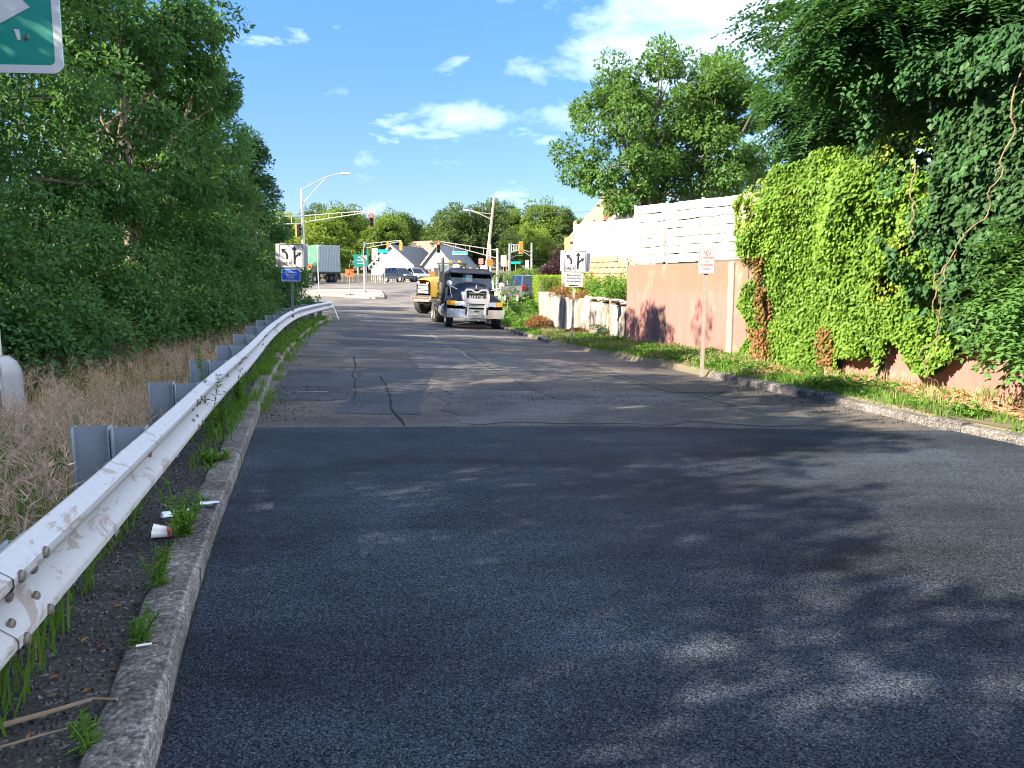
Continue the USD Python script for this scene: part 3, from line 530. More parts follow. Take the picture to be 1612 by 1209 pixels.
# hanging greenery at the near end of the wall
locust('locust_sapling', 'bright feathery sapling leaning from the wall, its fronds against dark leaves', (6.75, 8.25, .3), [((-.45, .2, 1.3), (.72, .75, .62), 1.0)], 900, 103, .03, 1.2, L=.46, leaf=.095, per=30, cl_r=.3, mat_='frond_leaf', nlimb=14, cat='sapling')
tree('thicket_tree', 'dark leafy tree above the wall at the edge of the frame', 'tree', (10.6, 12.5, 2.3), [((0, 0, 2.6), (2.8, 3.4, 2.6), 1, 'ball')], LK['dark_leaf'], LK['dark_bark_look'], 12000, .15, .12, 3.4, 104, nclump=70, cl_r=.7)
tree('thicket_tree', 'dark leafy tree above the wall beyond the frame', 'tree', (11.3, 7.0, 2.3), [((0, 0, 2.8), (2.6, 3.0, 2.8), 1, 'ball')], LK['dark_leaf'], LK['dark_bark_look'], 7000, .17, .12, 3.4, 105, nclump=60, cl_r=.7)
tree('garden_tree', 'rounded tree top showing above the white slatted fence', 'tree', (13.5, 42, 2.9), [((0, 0, 3.4), (3.0, 2.8, 2.6), 1, 'ball')], LK['oak_leaf'], LK['bark_look'], 7000, .24, .14, 3.5, 106, nclump=50, cl_r=.8)
tree('garden_tree', 'small tree top peeping over the ivy', 'tree', (14.2, 31, 2.4), [((0, 0, 4.4), (2.0, 2.0, 2.2), 1, 'ball')], LK['oak_leaf'], LK['bark_look'], 5000, .22, .12, 4.2, 107, nclump=40, cl_r=.6)
# ------------------------------------------------------------------ the ivy over wall and fence
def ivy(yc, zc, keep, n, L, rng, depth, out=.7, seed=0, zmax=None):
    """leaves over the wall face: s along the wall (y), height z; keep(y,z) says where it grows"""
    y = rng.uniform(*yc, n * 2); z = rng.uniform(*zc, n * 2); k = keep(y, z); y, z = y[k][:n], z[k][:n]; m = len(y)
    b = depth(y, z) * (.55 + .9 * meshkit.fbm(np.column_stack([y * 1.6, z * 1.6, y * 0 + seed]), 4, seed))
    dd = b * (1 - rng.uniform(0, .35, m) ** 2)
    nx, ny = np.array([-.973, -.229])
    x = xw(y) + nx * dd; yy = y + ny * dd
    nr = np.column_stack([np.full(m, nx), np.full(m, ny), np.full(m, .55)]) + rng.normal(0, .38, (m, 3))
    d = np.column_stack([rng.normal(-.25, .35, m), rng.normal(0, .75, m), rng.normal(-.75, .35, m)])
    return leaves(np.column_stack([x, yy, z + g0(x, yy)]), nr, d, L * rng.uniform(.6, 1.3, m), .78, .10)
def edge_l(z): return 15.75 + .45 * np.sin(z * 2.1 + .5) + .35 * np.sin(z * 5.3) + np.where(z < 1.5, -.5 + .55 * z / 1.5, 0) - .9 * sstep(3.0, 4.0, z) * 0
def top_z(y): return 3.95 - .5 * sstep(14.4, 16.2, y) - .02 * (14 - y) + .28 * (meshkit.fbm(np.column_stack([y * 1.3, y * 0, y * 0]), 3, 4) - .5)
def low_z(y): return np.where(y > 12.9, .12, np.where(y > 12.2, .55, np.where(y > 11.5, .3 + .6 * np.abs(np.sin(y * 5.0)), .75 + .35 * np.sin(y * 3.3))))
def keep_ivy(y, z): return (y < edge_l(z)) & (z < top_z(y)) & (z > -9) & (z > low_z(y))
_r = np.random.default_rng(200)
ivt = thing('ivy', 'thick curtain of green ivy covering wall and fence', 'ivy', (0, 0, 0))
dep = lambda y, z: (.55 + .95 * meshkit.fbm(np.column_stack([y * .75, z * .75, y * 0 + 5]), 2, 61)) * (.22 + .38 * sstep(.2, 2.6, z) * (1 - .45 * sstep(3.3, 4, z)) * sstep(16.4, 15.0, y))
yel = lambda y, z: meshkit.fbm(np.column_stack([y * .55, z * .6, y * 0]), 3, 17) + .22 * sstep(2.9, 3.9, z) * (y < 13.2)
obj('foliage', MB().add(*ivy((10.3, 16.4), (.1, 4.2), lambda y, z: keep_ivy(y, z) & (yel(y, z) < .66), 32000, .085, _r, dep, seed=3)), LK['ivy_leaf'], ivt)
obj('pale_foliage', MB().add(*ivy((10.3, 16.4), (.1, 4.2), lambda y, z: keep_ivy(y, z) & (meshkit.fbm(np.column_stack([y * 1.1, z * 1.1, y * 0 + 2]), 3, 71) > .50), 13000, .065, _r, lambda y, z: dep(y, z) * 1.08, seed=3)), LK['ivy_pale_leaf'], ivt)
obj('yellowing_foliage', MB().add(*ivy((11.0, 16.3), (.1, 4.2), lambda y, z: keep_ivy(y, z) & (yel(y, z) > .6), 7000, .07, _r, dep, seed=3)), LK['ivy_yellow_leaf'], ivt, label='yellowing leaves high on the ivy')
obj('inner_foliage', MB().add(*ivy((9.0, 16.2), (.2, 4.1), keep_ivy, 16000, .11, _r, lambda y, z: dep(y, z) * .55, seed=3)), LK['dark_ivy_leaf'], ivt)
brown = lambda y, z: ((np.abs(y - (15.1 - .12 * z)) < .16 + .10 * np.sin(z * 6)) & (z < 2.3)) | ((np.abs(y - 13.15) < .22) & (z < 1.0)) | ((np.abs(y - 15.15) < .4) & (z < .9))
obj('withered_foliage', MB().add(*ivy((12.6, 15.9), (.1, 2.4), brown, 2600, .07, _r, lambda y, z: dep(y, z) * 1.08 + .04, seed=3)), LK['dead_leaf'], ivt, label='withered brown streaks in the ivy')
iv2 = thing('ivy', 'darker ivy and creepers draped over the near end of the wall', 'ivy', (0, 0, 0))
low2 = lambda y: .62 + .5 * np.abs(np.sin(y * 1.9 + .6)) * (y > 8.6) + .25 * np.sin(y * 6)
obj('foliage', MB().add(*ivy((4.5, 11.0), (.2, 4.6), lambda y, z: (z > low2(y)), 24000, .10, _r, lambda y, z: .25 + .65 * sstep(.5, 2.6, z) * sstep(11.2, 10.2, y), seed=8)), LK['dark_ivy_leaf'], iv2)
obj('outer_foliage', MB().add(*ivy((5.5, 10.9), (.8, 4.6), lambda y, z: (z > low2(y) + .3) & (meshkit.fbm(np.column_stack([y * .9, z * .9, y * 0]), 3, 5) > .5), 10000, .10, _r, lambda y, z: .35 + .85 * sstep(.5, 2.6, z), seed=8)), LK['dark_leaf'], iv2)
obj('bright_sprigs', MB().add(*ivy((5.5, 11.6), (.7, 4.4), lambda y, z: (z > low2(y) + .1) & (meshkit.fbm(np.column_stack([y * 1.6, z * 1.6, y * 0 + 3]), 3, 15) > .62), 3600, .085, _r, lambda y, z: .5 + 1.0 * sstep(.5, 2.6, z), seed=8)), LK['vine_leaf'], iv2)
# bare vines hanging in loops
mat('vine_stem_look', (.17, .115, .07), .95, var=.5, scale=40, bump=.6, bscale=90)
def vine(label, pts, r, seed):
    rng = np.random.default_rng(seed); pts = np.asarray(pts, float); t = np.linspace(0, len(pts) - 1, len(pts) * 8); Q = np.column_stack([np.interp(t, np.arange(len(pts)), pts[:, j]) for j in range(3)])
    k = np.ones(7) / 7; Qp = np.pad(Q, ((3, 3), (0, 0)), 'edge'); Q = np.column_stack([np.convolve(Qp[:, j], k, 'valid') for j in range(3)]); Q += (np.column_stack([meshkit.fbm(np.column_stack([t * 1.9, t * 0 + s, t * 0]), 3, seed + s) for s in range(3)]) - .5) * .16
    obj('hanging_vine', MB().tube(Q, np.linspace(r, r * .6, len(Q)) * (.75 + .6 * meshkit.fbm(np.column_stack([t * 6, t * 0, t * 0]), 2, seed)), 7), LK['vine_stem_look'], smooth=60, label=label, cat='vine')
vine('pale bare vine hanging in long loops to the ground in front of the dark ivy', [(5.75, 8.7, 4.3), (5.6, 8.7, 3.6), (5.62, 8.7, 3.1), (5.45, 8.75, 2.75), (5.5, 8.8, 2.5), (5.2, 8.8, 2.2), (5.12, 8.9, 1.85), (4.98, 8.95, 1.5), (5.12, 9.0, 1.2), (5.0, 9.1, .85), (5.12, 9.15, .6), (5.3, 9.2, .42), (5.22, 9.3, .2)], .009, 1)
vine('short crooked bare vine hanging near the top of the dark ivy', [(5.05, 9.6, 3.15), (4.98, 9.6, 2.85), (5.08, 9.6, 2.6), (5.0, 9.6, 2.35), (5.05, 9.6, 2.2)], .011, 2)
vine('thin bare vine branching off beside the long looping vine', [(5.25, 8.85, 2.1), (5.0, 8.95, 1.75), (5.05, 9.0, 1.45), (5.12, 9.0, 1.0), (5.02, 9.1, .62)], .008, 3)
# ------------------------------------------------------------------ grasses
rg = np.random.default_rng(300)
def stuff(name, mesh, m, label, cat): return obj(name, mesh, LK[m], label=label, cat=cat, kind='stuff')
def verge_grass():
    n = 60000; y = 5.2 + 25 * rg.uniform(0, 1, n) ** 1.25; w = np.minimum(xw(y) - xr(y), 2.0)
    u = rg.uniform(.045, 1.0, n); x = xr(y) + w * u
    den = meshkit.fbm(np.column_stack([x * 1.1, y * 1.1, x * 0]), 4, 21); belt = np.exp(-((u - .28) / .20) ** 2) + np.where(y > 13.5, .75, .10) * (u > .4)
    den = den + .16 * (y < 14) * (u < .45); k = rg.uniform(0, 1, n) < np.clip((den - .42) * 5.0, 0, 1) * np.clip(belt, 0, 1); x, y, u = x[k], y[k], u[k]
    h = rg.uniform(.05, .17, len(x)) * (.5 + .8 * meshkit.fbm(np.column_stack([x * .8, y * .8, x * 0]), 2, 4)) * np.where(u > .6, 1.2, 1)
    return blades(x, y, gnd(x, y) - .01, h, np.full(len(x), .011) * (1 + y / 30), rg, .55)
stuff('verge_grass', MB().add(*verge_grass()), 'grass_leaf', 'green grass and weeds along the kerb below the wall', 'grass')
def verge_straw():
    n = 9000; y = 5.2 + 24 * rg.uniform(0, 1, n) ** 1.2; u = rg.uniform(.10, 1.0, n); x = xr(y) + np.minimum(xw(y) - xr(y), 2) * u
    den = meshkit.fbm(np.column_stack([x * 1.3 + 5, y * 1.3, x * 0]), 3, 61); k = den > .5; x, y = x[k], y[k]
    return blades(x, y, gnd(x, y), rg.uniform(.06, .24, len(x)), np.full(len(x), .006) * (1 + y / 25), rg, .6)
stuff('verge_straw', MB().add(*verge_straw()), 'dry_grass_leaf', 'dry straw mixed into the grass below the wall', 'grass')
def broad_weeds():
    n = 9000; y = 5.5 + 22 * rg.uniform(0, 1, n) ** 1.2; u = rg.uniform(.14, 1.0, n); x = xr(y) + np.minimum(xw(y) - xr(y), 2) * u
    den = meshkit.fbm(np.column_stack([x * 1.5, y * 1.5, x * 0 + 4]), 3, 33); k = (den > .50) & ((u < .55) | (y > 13)); x, y = x[k], y[k]; m = len(x); z = gnd(x, y)
    N = 7; p = np.repeat(np.column_stack([x, y, z + rg.uniform(.01, .14, m)]), N, 0); d = rdir(m * N, rg) * [1, 1, .5]; d[:, 2] = np.abs(d[:, 2]) * .6
    return leaves(p, np.array([0, 0, 1.0]) + rg.normal(0, .35, p.shape), d, rg.uniform(.03, .075, m * N), .6)
stuff('verge_weeds', MB().add(*broad_weeds()), 'lit_weed_leaf', 'broad leaved weeds among the grass on the verge', 'weeds')
def bank_xy(n, lo, hi, y0, y1, pw=1.3):
    y = y0 + (y1 - y0) * rg.uniform(0, 1, n) ** pw; x = xl(y) - rg.uniform(lo, hi, n) ; return x, y
def dry_grass():
    x, y = bank_xy(26000, .55, 5.2, 1.5, 27); den = meshkit.fbm(np.column_stack([x * .8, y * .8, x * 0]), 4, 41)
    k = rg.uniform(0, 1, len(x)) < np.clip((den - .28) * 2.8, .1, 1); x, y = x[k], y[k]; z = gnd(x, y); n = len(x); h = rg.uniform(.25, .58, n)
    V = MB().add(*blades(x, y, z - .01, h, np.full(n, .0045) * (1 + y / 14), rg, .35))
    return V
stuff('dry_grass', dry_grass(), 'dry_grass_leaf', 'dry straw coloured grass covering the bank behind the guardrail', 'grass')
def seed_heads():
    x, y = bank_xy(7500, .6, 5.0, 1.8, 24); den = meshkit.fbm(np.column_stack([x * .7, y * .7, x * 0]), 4, 43)
    k = rg.uniform(0, 1, len(x)) < np.clip((den - .3) * 2.6, .05, 1); x, y = x[k], y[k]; z = gnd(x, y); m = len(x); h = rg.uniform(.30, .62, m); le = rg.normal(0, .12, (m, 2))
    base = np.column_stack([x + le[:, 0] * .6, y + le[:, 1] * .6, z + h * .55]); top = np.column_stack([x + le[:, 0], y + le[:, 1], z + h * 1.05]); N = 22
    t = rg.uniform(0, 1, (m, N))[..., None]; p = (base[:, None] + (top - base)[:, None] * t).reshape(-1, 3); d = rdir(m * N, rg); d[:, 2] = np.abs(d[:, 2]) * .8 + .25
    return leaves(p, rdir(m * N, rg), d, (rg.uniform(.05, .14, (m, N)) * (1.15 - t[..., 0] * .8)).ravel(), .07, .0)
stuff('seed_heads', MB().add(*seed_heads()), 'seed_head_leaf', 'hazy pinkish seed heads of the dry grass on the bank', 'grass')
def green_bank():
    x, y = bank_xy(24000, .5, 4.5, 1.6, 30, 1.6); den = meshkit.fbm(np.column_stack([x * .7 + 9, y * .7, x * 0]), 4, 47); k = (den > .54) | ((y > 15) & (den > .47)) | ((y < 6.5) & (den > .45)); x, y = x[k], y[k]; n = len(x)
    return blades(x, y, gnd(x, y) - .01, rg.uniform(.15, .38, n), np.full(n, .009) * (1 + y / 20), rg, .5)
stuff('bank_grass', MB().add(*green_bank()), 'grass_leaf', 'tufts of green grass among the dry grass on the bank', 'grass')
def kerb_grass():
    y = np.concatenate([rg.uniform(9, 31, 7000), rg.uniform(6.0, 9.5, 350)]); off = np.where(y < 9.5, rg.uniform(.15, .4, len(y)), rg.normal(.18, .16, len(y))); x = xl(y) - off + .03
    den = meshkit.fbm(np.column_stack([y * 1.6, y * 0, off * 4]), 3, 51); k = (den > .46); x, y = x[k], y[k]; n = len(x)
    return blades(x, y, np.where(x > xl(y), g0(x, y), gnd(x, y) + .02), rg.uniform(.06, .20, n), np.full(n, .008) * (1 + y / 20), rg, .6)
stuff('kerb_grass', MB().add(*kerb_grass()), 'grass_leaf', 'grass growing over the kerb in front of the guardrail', 'grass')
def lawn_blades():
    n = 26000; y = rg.uniform(30.5, 52, n); x = xr(y) + .25 + rg.uniform(0, 9, n)
    return blades(x, y, gnd(x, y), rg.uniform(.05, .14, n), np.full(n, .03), rg, .5)
stuff('lawn_grass', MB().add(*lawn_blades()), 'lit_weed_leaf', 'mown grass on the slope beside the dump truck', 'grass')
def litter_leaves():
    n = 2600; y = rg.uniform(6.5, 14.5, n); u = rg.uniform(.35, 1.02, n); x = xr(y) + (xw(y) - xr(y)) * u; z = gnd(x, y) + .012
    d = rdir(n, rg); d[:, 2] *= .2; return leaves(np.column_stack([x, y, z]), np.array([0, 0, 1.]) + rg.normal(0, .5, (n, 3)), d, rg.uniform(.03, .085, n), .5, .12)
stuff('fallen_leaves', MB().add(*litter_leaves()), 'dead_leaf', 'dry fallen leaves on the dirt path below the wall', 'leaves')
def strip_litter():
    n = 420; y = 1.4 + 9 * rg.uniform(0, 1, n) ** 1.6; x = xl(y) - rg.uniform(.16, .9, n); d = rdir(n, rg); d[:, 2] *= .15
    return leaves(np.column_stack([x, y, gnd(x, y) + .016]), np.array([0, 0, 1.]) + rg.normal(0, .5, (n, 3)), d, rg.uniform(.012, .045, n), .45, .15)
stuff('leaf_litter', MB().add(*strip_litter()), 'dead_leaf', 'brown leaf scraps on the grit beside the kerb', 'leaves')
def gravel_bits():
    def place(n):
        y = 1.2 + 11 * rg.uniform(0, 1, n) ** 1.8; x = xl(y) - rg.uniform(.2, 1.0, n); return np.column_stack([x, y, gnd(x, y) + .008])
    return pebbles(5200, place, rg, .004, .013)
stuff('gravel', gravel_bits(), 'gravel_look', 'dark loose grit between the kerb and the guardrail', 'gravel')
# single weeds beside the kerb
def weed(label, x, y, h, n, seed, lm='lit_weed_leaf', spread=.25, L=.05, stems=5, ratio=.3):
    rng = np.random.default_rng(seed); t = thing('weed', label, 'weed', (x, y, G(x, y))); S, V = MB(), MB()
    for i in range(stems):
        a = rng.uniform(0, 6.28); hh = h * rng.uniform(.6, 1); e = np.array([math.cos(a) * spread * rng.uniform(.3, 1), math.sin(a) * spread * rng.uniform(.3, 1), hh]); q = np.array([[0, 0, -.02], e * [.35, .35, .5], e])
        S.tube(q, [.005, .004, .002], 5); k = n // stems; tt = rng.uniform(.15, 1, k)[:, None]; p = np.where(tt < .5, q[0] + (q[1] - q[0]) * tt * 2, q[1] + (q[2] - q[1]) * (tt * 2 - 1))
        d = rdir(k, rng); d[:, 2] = np.abs(d[:, 2]) * .6; V.add(*leaves(p, np.array([0, 0, 1.]) + rng.normal(0, .4, (k, 3)), d, L * rng.uniform(.6, 1.3, k) * (1.3 - .7 * tt[:, 0]), ratio))
    obj('stem', S, LK[lm], t); obj('foliage', V, LK[lm], t)
weed('tall thin weed standing in front of the guardrail beside the kerb joint', -2.83, 6.9, 1.0, 260, 1, spread=.16, L=.07, stems=3, ratio=.16)
weed('feathery weed clump growing between the kerb and the crushed bottle', -1.98, 4.35, .36, 420, 2, spread=.22, L=.06, stems=9, ratio=.3)
weed('bushy weed with broad leaves lying on the kerb top', -2.6, 6.35, .12, 60, 3, spread=.18, L=.10, stems=6, ratio=.7)
weed('small weed tuft at the kerb beside the cigarette end', -1.55, 2.95, .22, 160, 4, spread=.10, L=.05, stems=8, ratio=.16)
weed('grassy weed in the crack behind the kerb, halfway along', -1.75, 3.55, .26, 170, 5, spread=.13, L=.06, stems=9, ratio=.14)
weed('weed tuft at the kerb nearest the camera', -1.36, 2.25, .16, 120, 6, spread=.10, L=.05, stems=7, ratio=.18)
weed('low weed under the guardrail behind the tall thin weed', -3.15, 7.9, .5, 320, 7, spread=.3, L=.08, stems=10, ratio=.25)
weed('leafy weed growing from the kerb near the lower post', -3.45, 9.4, .45, 300, 8, spread=.22, L=.08, stems=8, ratio=.3)
# ------------------------------------------------------------------ retaining walls and fences
def wallmat():
    nodes = {'geo': ('geometry', {}), 'sx': ('separate_xyz', {}),
        'n': ('noise_texture', {'scale': 1.1, 'detail': 7.0, 'roughness': .65}), 'mp': ('mapping', {'scale': (2.2, 2.2, .28)}), 'st': ('noise_texture', {'scale': 1.4, 'detail': 6.0, 'roughness': .65}),
        'zz': ('math', {'math_type': 'multiply_add', 'value2': .55, 'value3': 0.0}), 'za': ('math', {'math_type': 'add'}),
        'edge': ('map_range', {'from_min': 1.72, 'from_max': 1.98, 'to_min': 0, 'to_max': 1, 'clamp': True}),
        'pink': ('mix', {'color1': (.19, .076, .064), 'color2': (.27, .128, .108)}), 'tan': ('mix', {'color1': (.09, .066, .042), 'color2': (.16, .118, .078)}),
        'm': ('mix', {}), 'sr': ('map_range', {'from_min': .43, 'from_max': .62, 'to_min': 0, 'to_max': .8, 'clamp': True}), 'm2': ('mix', {'color2': (.12, .085, .07)}),
        'wr': ('map_range', {'from_min': .58, 'from_max': .72, 'to_min': 0, 'to_max': .38, 'clamp': True}), 'm3': ('mix', {'color2': (.36, .29, .23)}),
        'bn': ('noise_texture', {'scale': 30.0, 'detail': 6.0, 'roughness': .7}), 'b': ('bump', {'strength': .5, 'distance': .02}), 'p': ('principled_bsdf', {'roughness': .9})}
    L = [('geo.position', 'n.vector'), ('geo.position', 'mp.vector'), ('mp.vector', 'st.vector'), ('geo.position', 'sx.vector'), ('n.fac', 'zz.value1'), ('sx.z', 'zz.value3'), ('zz.value', 'edge.value'),
         ('n.fac', 'pink.fac'), ('n.fac', 'tan.fac'), ('pink.color', 'm.color1'), ('tan.color', 'm.color2'), ('edge.result', 'm.fac'), ('st.fac', 'sr.value'), ('sr.result', 'm2.fac'), ('m.color', 'm2.color1'),
         ('n.fac', 'wr.value'), ('wr.result', 'm3.fac'), ('m2.color', 'm3.color1'), ('m3.color', 'p.base_color'), ('geo.position', 'bn.vector'), ('bn.fac', 'b.height'), ('b.normal', 'p.normal')]
    return usdkit.material(stage, '/World/Looks/pink_wall_look', nodes, L, surface='p.BSDF')
WALLM = wallmat()
def along(y, off=0.0):           # a point on the wall line shifted off metres away from the road
    return np.array([float(xw(y)) + off * .973, y + off * .229])
def wall_slab(y0, y1, zb, zt, th, off=0.0, amp=.02, seed=1, n=40, nz=12, top_amp=0.0):
    """thick slab along the wall line, gently uneven; zb and zt are functions of y"""
    ys = np.linspace(y0, y1, n); tz = np.linspace(0, 1, nz); Y = np.repeat(ys[:, None], nz, 1); B, T = zb(ys)[:, None], (zt(ys) + top_amp * (meshkit.fbm(np.column_stack([ys * 2.2, ys * 0, ys * 0]), 4, seed) - .5))[:, None]
    Z = B + (T - B) * tz; k = (meshkit.fbm(np.stack([Y * .9, Z * .9, Y * 0], -1), 4, seed) - .5) * amp + off
    X = xw(Y) + k * .973; Yf = Y + k * .229
    Xb, Yb = xw(Y) + (off + th) * .973, Y + (off + th) * .229
    X = np.hstack([X, Xb[:, ::-1]]); Yf = np.hstack([Yf, Yb[:, ::-1]]); Z = np.hstack([Z, Z[:, ::-1]]); v, f = grid(X, Yf, Z)
    m = 2 * nz; i = np.arange(1, m - 1); c0 = np.column_stack([np.zeros(m - 2, int), i, i + 1]); f = np.vstack([f[:, [0, 1, 2]], f[:, [0, 2, 3]], c0[:, ::-1], c0 + (n - 1) * m])
    return v, f
pw_ = thing('retaining_wall', 'long retaining wall of stained pink painted concrete below the white fence', 'wall')
ztop = lambda y: 2.20 + .018 * (np.asarray(y) - 15)
obj('wall_panel', wall_slab(3.0, 9.2, lambda y: y * 0 - .1, ztop, .30, seed=3), WALLM, pw_, smooth=40)
obj('wall_panel', wall_slab(9.22, 16.1, lambda y: y * 0 - .1, ztop, .30, seed=4, n=60), WALLM, pw_, smooth=40)
obj('wall_panel', wall_slab(16.12, 22.8, lambda y: y * 0 - .1, ztop, .30, seed=5, n=60), WALLM, pw_, smooth=40)
mat('pilaster_look', (.24, .185, .15), .9, var=.25, scale=3, world=True, dirt=(.2, .11, .085), dirt_amt=.7, dscale=1.5)
_a = along(16.75, -.02); obj('pilaster', MB().box((_a[0], _a[1], 1.12), (.08, .22, 2.22), rz=13.2, ch=.02), LK['pilaster_look'], pw_)
mat('whitewash_look', (.29, .265, .23), .95, var=.3, scale=2.5, bump=1.0, bscale=10, dirt=(.11, .075, .055), dirt_amt=.95, dscale=1.1, dlo=.42, dhi=.60, world=True, stretch=(2, 2, .5))
mat('rubble_look', (.30, .26, .22), .95, var=.35, scale=6, bump=.7, bscale=30, world=True)
lw = thing('low_wall', 'low crumbling whitewashed wall with broken cap stones', 'wall')
lz = lambda y: 1.16 + .035 * (np.asarray(y) - 23)
obj('wall_panel', wall_slab(22.86, 26.0, lambda y: y * 0 - .2, lambda y: lz(y) - .04, .42, seed=7, amp=.26, top_amp=.34, n=60, nz=20), LK['whitewash_look'], lw, smooth=40)
obj('wall_panel', wall_slab(26.03, 29.0, lambda y: y * 0 - .2, lz, .42, seed=8, amp=.16, top_amp=.2, n=50, nz=16), LK['whitewash_look'], lw, smooth=40)
obj('wall_panel', wall_slab(29.03, 32.6, lambda y: y * 0 - .2, lambda y: lz(y) + .04, .42, seed=9, amp=.06, top_amp=.05, n=44), LK['whitewash_look'], lw, smooth=40)
_r = np.random.default_rng(9)
for i in range(14):
    y = 22.95 + i * .30 + _r.uniform(-.05, .05); c = along(y, .12 + _r.uniform(-.06, .06)); pts = rdir(14, _r) * [.24, .20, .055] * _r.uniform(.8, 1.2)
    obj('cap_stone', MB().hull((pts @ rotz(_r.uniform(0, 180)).T) + [c[0], c[1], lz(y) + .05 + .035 * (i % 2)]), LK['rubble_look'], lw)
# upper tan brick wall: courses of separate bricks on a mortar core
mat('mortar_look', (.27, .21, .15), .95, var=.2, scale=8, bump=.4, world=True)
mat('tan_brick_look', (.25, .16, .095), .9, var=.22, scale=3, bump=.4, bscale=40, dirt=(.30, .19, .12), dirt_amt=.6, dscale=2, world=True)
mat('pink_brick_look', (.29, .185, .12), .9, var=.22, scale=3, bump=.4, bscale=40, dirt=(.36, .22, .14), dirt_amt=.6, dscale=2, world=True)
bw = thing('brick_wall', 'tan block wall on the terrace beneath the plain white fence', 'wall')
obj('core', wall_slab(23.05, 32.6, lambda y: y * 0 + 1.0, lambda y: 2.74 + .035 * (y - 24), .25, off=1.02, seed=12, amp=.0), LK['mortar_look'], bw)
k = 0
for r in range(8):
    y = 23.05 + (.31 if r % 2 else 0)
    while y < 32.0:
        w = .6; z = 1.45 + r * .2 + .02 * (y - 24); a = along(y + w / 2, 1.0 + _r.uniform(-.006, .006))
        if z < 2.62 + .035 * (y - 24): obj('block', MB().box((a[0], a[1], z), (.06, w - .02, .18), rz=13.2, ch=.008), LK['tan_brick_look' if (k * 7) % 5 else 'pink_brick_look'], bw)
        y += w; k += 1
# fences
mat('white_vinyl_look', (.34, .31, .275), .45, var=.03, scale=2, dirt=(.62, .55, .46), dirt_amt=.35, dscale=.9, world=True, stretch=(2, 2, .6))
mat('white_slat_look', (.33, .315, .29), .5, var=.04, scale=2, dirt=(.60, .55, .47), dirt_amt=.3, dscale=1.2, world=True, stretch=(.6, .6, 3))
mat('dark_gap_look', (.06, .05, .045), .9)
mat('fence_post_look', (.66, .62, .56), .6, var=.1, scale=4, world=True)
sf = thing('slatted_fence', 'white fence of horizontal boards standing on the pink wall', 'fence')
ftop = lambda y: 3.68 + .062 * (y - 16.4); fbot = lambda y: 2.27 + .02 * (y - 16)
POSTS = [8.2, 9.9, 11.5, 13.1, 14.7, 16.55, 18.6, 20.6, 22.75]
for y in POSTS:
    a = along(y, .22); lean = .035 * (1 if y > 15 else 0); z0, z1 = fbot(y) - .25, ftop(y) + .03
    obj('post', MB().hull([[a[0] + sx * .028 + d, a[1] + sy * .03, z] for z, d in ((z0, lean), (z1, -lean * .3)) for sx in (-1, 1) for sy in (-1, 1)]), LK['fence_post_look'], sf)
_r = np.random.default_rng(21); obj('backing', wall_slab(8.2, 22.7, fbot, lambda y: ftop(y) - .05, .02, off=.245, amp=0.0), LK['dark_gap_look'], sf)
for i in range(len(POSTS) - 1):
    a, b = POSTS[i] + .04, POSTS[i + 1] - .04
    for r in range(7):
        parts_ = [(a, b)] if (r + i) % 2 else [(a, (a + b) / 2 - .008 + _r.uniform(-.25, .25)), None]
        if parts_[-1] is None: parts_ = [parts_[0], (parts_[0][1] + .016, b)]
        for (s0, s1) in parts_:
            n = 7; ys = np.linspace(s0, s1, n); h = (ftop(ys) - fbot(ys)) / 7; zb = fbot(ys) + h * r; sag = -.022 * np.sin(np.linspace(0, np.pi, n)) * _r.uniform(-.3, 1.3)
            o = .20 + _r.uniform(-.008, .008) - .012 * np.sin(np.linspace(0, np.pi, n)) * _r.uniform(0, 1)
            gp_ = 1 - (.01 + .06 * _r.uniform(0, 1) ** 2); prof = [(-.034, .0), (-.008, gp_), (.014, gp_), (.000, .0)]       # clapboard: lower edge stands proud
            Xs = np.stack([xw(ys) + (o + q) * .973 for q, t in prof], 1); Ys = np.stack([ys + (o + q) * .229 for q, t in prof], 1); Zs = np.stack([zb + sag + h * t for q, t in prof], 1)
            Xs, Ys, Zs = [np.hstack([A, A[:, :1]]) for A in (Xs, Ys, Zs)]; v, f = grid(Xs, Ys, Zs); e = (n - 1) * 5
            f = np.vstack([f[:, [0, 1, 2]], f[:, [0, 2, 3]], [[0, 2, 1], [0, 3, 2], [e, e + 1, e + 2], [e, e + 2, e + 3]]]); obj('board', (v, f), LK['white_slat_look'], sf)
vf = thing('vinyl_fence', 'plain white vinyl fence on the tan block wall', 'fence')
vt = lambda y: 3.98 + .05 * (y - 24.9)
VP = [22.95, 24.9, 26.9, 29.0, 31.2]
for y in VP:
    a = along(y, 1.14); obj('post', MB().box((a[0], a[1], (2.6 + vt(y) + .08) / 2), (.12, .12, vt(y) + .08 - 2.6), rz=13.2, ch=.012).hull([[a[0] + sx * .075, a[1] + sy * .075, vt(y) + .082] for sx in (-1, 1) for sy in (-1, 1)] + [[a[0], a[1], vt(y) + .16]]), LK['white_vinyl_look'], vf)
